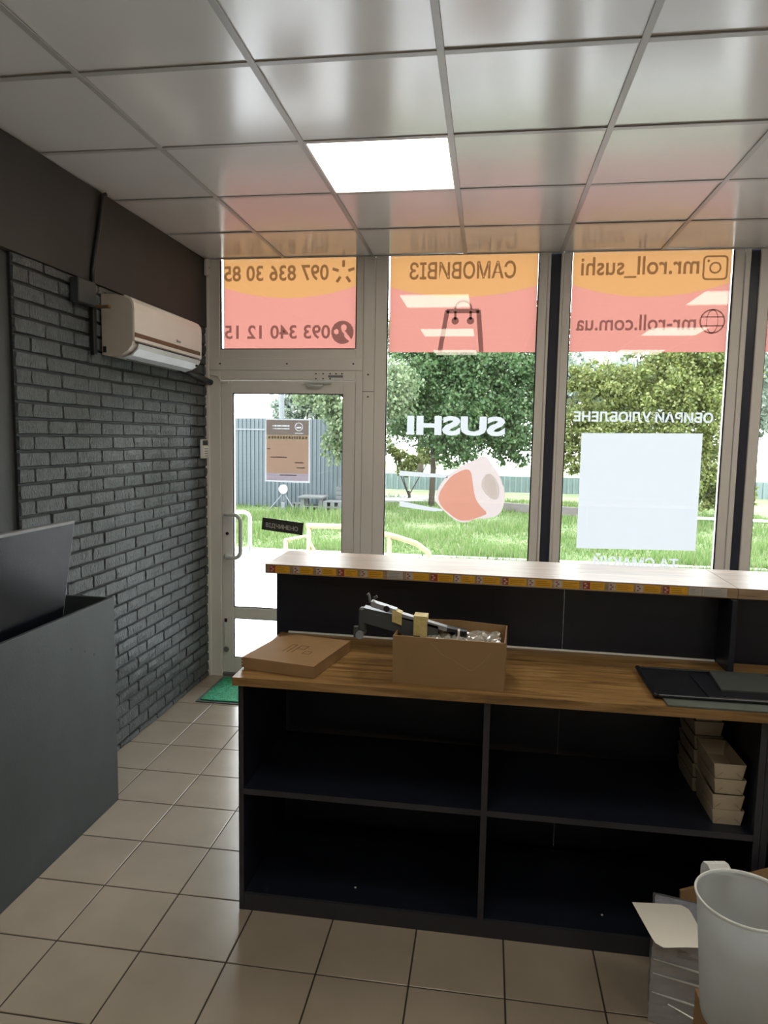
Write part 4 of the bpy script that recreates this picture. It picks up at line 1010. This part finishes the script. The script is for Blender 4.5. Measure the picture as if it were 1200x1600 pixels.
tree('acacia_tree', 'yellow green feathery tree behind the white square sticker', (6.0, 14.2, GZ), 1.6,
     [(4.4, 14.1, 2.2, .75), (4.2, 14.0, 1.35, .55), (4.5, 14.3, 3.3, .6), (5.2, 13.6, 1.8, .9), (6.3, 13.4, 1.7, 1.0), (7.2, 13.6, 1.5, .9), (5.0, 13.8, 3.0, .8), (6.1, 13.5, 2.9, 1.0), (7.2, 13.5, 2.7, .9), (6.6, 13.8, 3.9, 1.0), (7.6, 13.8, 3.6, .8), (5.4, 13.9, 4.4, .6), (7.0, 13.2, .8, .7), (7.7, 13.0, .6, .6)], 70000, .085, 'leafB', r=.06)
tree('willow_tree', 'pale green tree with hanging branches in front of the corrugated fence', (-.72, 11.3, GZ), 2.5,
     [(-1.25, 11.0, 2.25, .42), (-1.55, 11.1, 1.75, .28), (-.85, 11.0, 2.5, .55), (-1.6, 11.2, 2.75, .45), (-.7, 11.2, 1.9, .42), (-2.2, 11.4, 2.95, .35), (-.3, 11.2, 3.0, .7), (-1.3, 11.3, 3.2, .5)], 16000, .085, 'leafC', r=.05, droop=.45)
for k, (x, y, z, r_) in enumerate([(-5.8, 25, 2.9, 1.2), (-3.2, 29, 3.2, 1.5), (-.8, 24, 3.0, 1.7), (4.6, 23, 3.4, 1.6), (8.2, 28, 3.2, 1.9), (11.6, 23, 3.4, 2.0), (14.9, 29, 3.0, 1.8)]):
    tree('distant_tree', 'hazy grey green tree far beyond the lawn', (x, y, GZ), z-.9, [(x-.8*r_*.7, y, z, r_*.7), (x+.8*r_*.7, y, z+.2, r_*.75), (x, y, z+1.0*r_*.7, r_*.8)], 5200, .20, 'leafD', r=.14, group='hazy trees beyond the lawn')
tree('roadside_bush', 'low pale bush beside the far road', (-.4, 16.6, GZ), .25, [(-.5, 16.6, .95, .45), (.2, 16.8, 1.25, .5), (-1.0, 16.8, 1.3, .45)], 3000, .10, 'leafB', r=.04, cat='bush')

# corrugated fence
def corrugated(b, x0, x1, y, z0, z1, pitch=.22, depth=.035, ax=0):
    pr = []; x = x0
    while x < x1:
        pr += [(x, 0), (x+pitch*.55, 0), (x+pitch*.65, depth), (x+pitch*.9, depth)]; x += pitch
    vs = []
    for u, d in pr:
        for z in (z0, z1): vs.append((u, y-d, z) if ax == 0 else (y+d, u, z))
    b.add(vs, [(2*i, 2*i+2, 2*i+3, 2*i+1) for i in range(len(pr)-1)]); return b
t = thing('sheet_metal_fence', 'blue grey corrugated metal fence across the lawn', 'fence', (-5, 13, GZ))
for k in range(5):
    x0 = -1.85-1.1*(k+1); corrugated(MB(), x0, x0+1.12, 13.0-.002*(k % 2), GZ, 2.17, .11, .03).build('sheet', 'fence', t, fix=False)
corrugated(MB(), 13.0, 17.4, -1.85, GZ, 2.15, .11, .03, ax=1).build('sheet', 'fence', t, fix=False)
bx('top_rail', 'wire', t, -7.35, -3.35, 12.962, 12.969, 1.86, 1.90)
t = thing('teal_fence', 'low teal metal fence along the far road', 'fence', (4, 20.5, GZ))
for k in range(9): corrugated(MB(), -3+2.2*k, -.8+2.2*k, 20.5, GZ, .45, .2, .04).build('sheet', 'teal', t, fix=False)
struct(bx('road', 'road', None, -30, .9, 15.6, 17.6, GZ-.05, GZ+.03))
t = thing('concrete_beam', 'dark concrete beam lying on the lawn edge', 'concrete beam', (4, 13.2, GZ))
MB().add([(2.4, 13.72, GZ), (5.9, 12.25, GZ), (5.95, 12.4, GZ), (2.45, 13.87, GZ), (2.4, 13.72, GZ+.22), (5.9, 12.25, GZ+.2), (5.95, 12.4, GZ+.2), (2.45, 13.87, GZ+.22)], [(0, 3, 2, 1), (4, 5, 6, 7), (0, 1, 5, 4), (1, 2, 6, 5), (2, 3, 7, 6), (3, 0, 4, 7)]).build('beam', 'concrete', t)
tag(MB().tube([(6.2, 12.2, .02), (12, 11.4, .02)], .03, 8).build('ground_pipe', 'handle', None), 'thin pale pipe running over the grass', 'pipe')
# yellow railing
t = thing('ramp_railing', 'pale yellow curved pipe railing outside the door', 'railing', (.6, 3.0, GZ))
MB().tube([(-.05, 3.0, .715), (.35, 3.0, .72), (.70, 3.0, .68), (.98, 3.0, .625), (1.20, 3.0, .56), (1.33, 3.0, .47), (1.38, 3.0, .36), (1.39, 3.0, GZ)], .030, 10).build('top_rail', 'rail', t, smooth=True)
for x, z in ((-.29, .55), (-.02, .70), (.90, .64)): MB().tube([(x, 3.0, GZ), (x, 3.0, z)], .026, 8).build('post', 'rail', t, smooth=True)
MB().tube([(-.30, 3.0, .54), (-.05, 3.0, .60), (.12, 3.0, .30), (.2, 3.0, .1)], .02, 8).build('brace', 'rail', t, smooth=True)
# pallet furniture by the fence
def pallet(par, x0, x1, y0, y1, z, h=.14):
    for k in range(5):
        a = y0+(y1-y0)*k/5; bx('slat', 'pallet', par, x0, x1, a+.01, a+(y1-y0)/5-.01, z+h-.022, z+h)
    for k in range(3):
        a = x0+(x1-x0-.1)*k/2; bx('block', 'pallet', par, a, a+.1, y0, y1, z+.02, z+h-.022)
    bx('skid', 'pallet', par, x0, x1, y0, y0+.1, z, z+.02)
    bx('skid', 'pallet', par, x0, x1, y1-.1, y1, z, z+.02)
t = thing('pallet_table', 'grey timber pallet table by the corrugated fence', 'table', (-2.3, 12.3, GZ)); pallet(t, -2.58, -2.0, 12.0, 12.6, GZ, .14)
for x in (-2.55, -2.1): bx('leg', 'pallet', t, x, x+.08, 12.05, 12.13, GZ+.14, GZ+.34); bx('leg', 'pallet', t, x, x+.08, 12.45, 12.53, GZ+.14, GZ+.34)
bx('table_top', 'pallet', t, -2.62, -1.98, 11.98, 12.62, GZ+.34, GZ+.38)
t = thing('pallet_bench', 'grey timber pallet bench with slatted back beside the pallet table', 'bench', (-1.75, 12.2, GZ)); pallet(t, -1.97, -1.50, 11.9, 12.4, GZ, .14); pallet(t, -1.97, -1.50, 11.9, 12.4, GZ+.141, .14)
for k in range(3): bx('back_slat', 'pallet', t, -1.75, -1.50, 12.42, 12.44, GZ+.30+.11*k, GZ+.38+.11*k)
for x in (-1.74, -1.54): bx('back_post', 'pallet', t, x, x+.03, 12.44, 12.46, GZ+.28, GZ+.62)
t = thing('pallet_stool', 'low grey pallet seat between the tripod lamp and the pallet table', 'stool', (-2.8, 12.4, GZ)); pallet(t, -3.0, -2.64, 12.62, 12.94, GZ, .15)
# lamp on a tripod
t = thing('tripod_lamp', 'white round lamp on a tripod before the corrugated fence', 'lamp', (-3.11, 12.45, GZ))
MB().tube([(-3.11, 12.40, .392), (-3.11, 12.46, .392)], .12, 24).build('reflector', 'wire', t)
add_ = MB().tube([(-3.11, 12.395, .392), (-3.11, 12.40, .392)], .115, 24); add_.build('lens', 'bezel', t)
for e in ((-3.44, 12.3), (-2.78, 12.3), (-3.11, 12.60)): MB().tube([(-3.11, 12.47, .30), (e[0], e[1], GZ)], .014, 8).build('leg', 'wire', t)
MB().tube([(-3.11, 12.47, .10), (-3.11, 12.47, .40)], .02, 8).build('column', 'wire', t)
MB().box(-3.17, -3.06, 12.40, 12.5, GZ, .06, bev=.01).build('ballast_can', 'wire', t)
# utility pole and wires
t = thing('utility_pole', 'grey utility pole carrying wires beyond the fence', 'pole', (-6.0, 22, GZ))
MB().tube([(-6.03, 22, GZ), (-6.03, 22, 6.5)], [.13, .09], 10).build('shaft', 'wire', t)
bx('cross_arm', 'wire', t, -6.6, -5.45, 21.95, 22.05, 5.6, 5.7)
for k, z in enumerate((3.1, 2.75)):
    MB().tube([(-16+u*10, 22.1+6*(1-u), z-.2+.5*u-.35*u*(1-u)) for u in [i/10 for i in range(11)]], .014, 5).build('wire', 'wire', t)
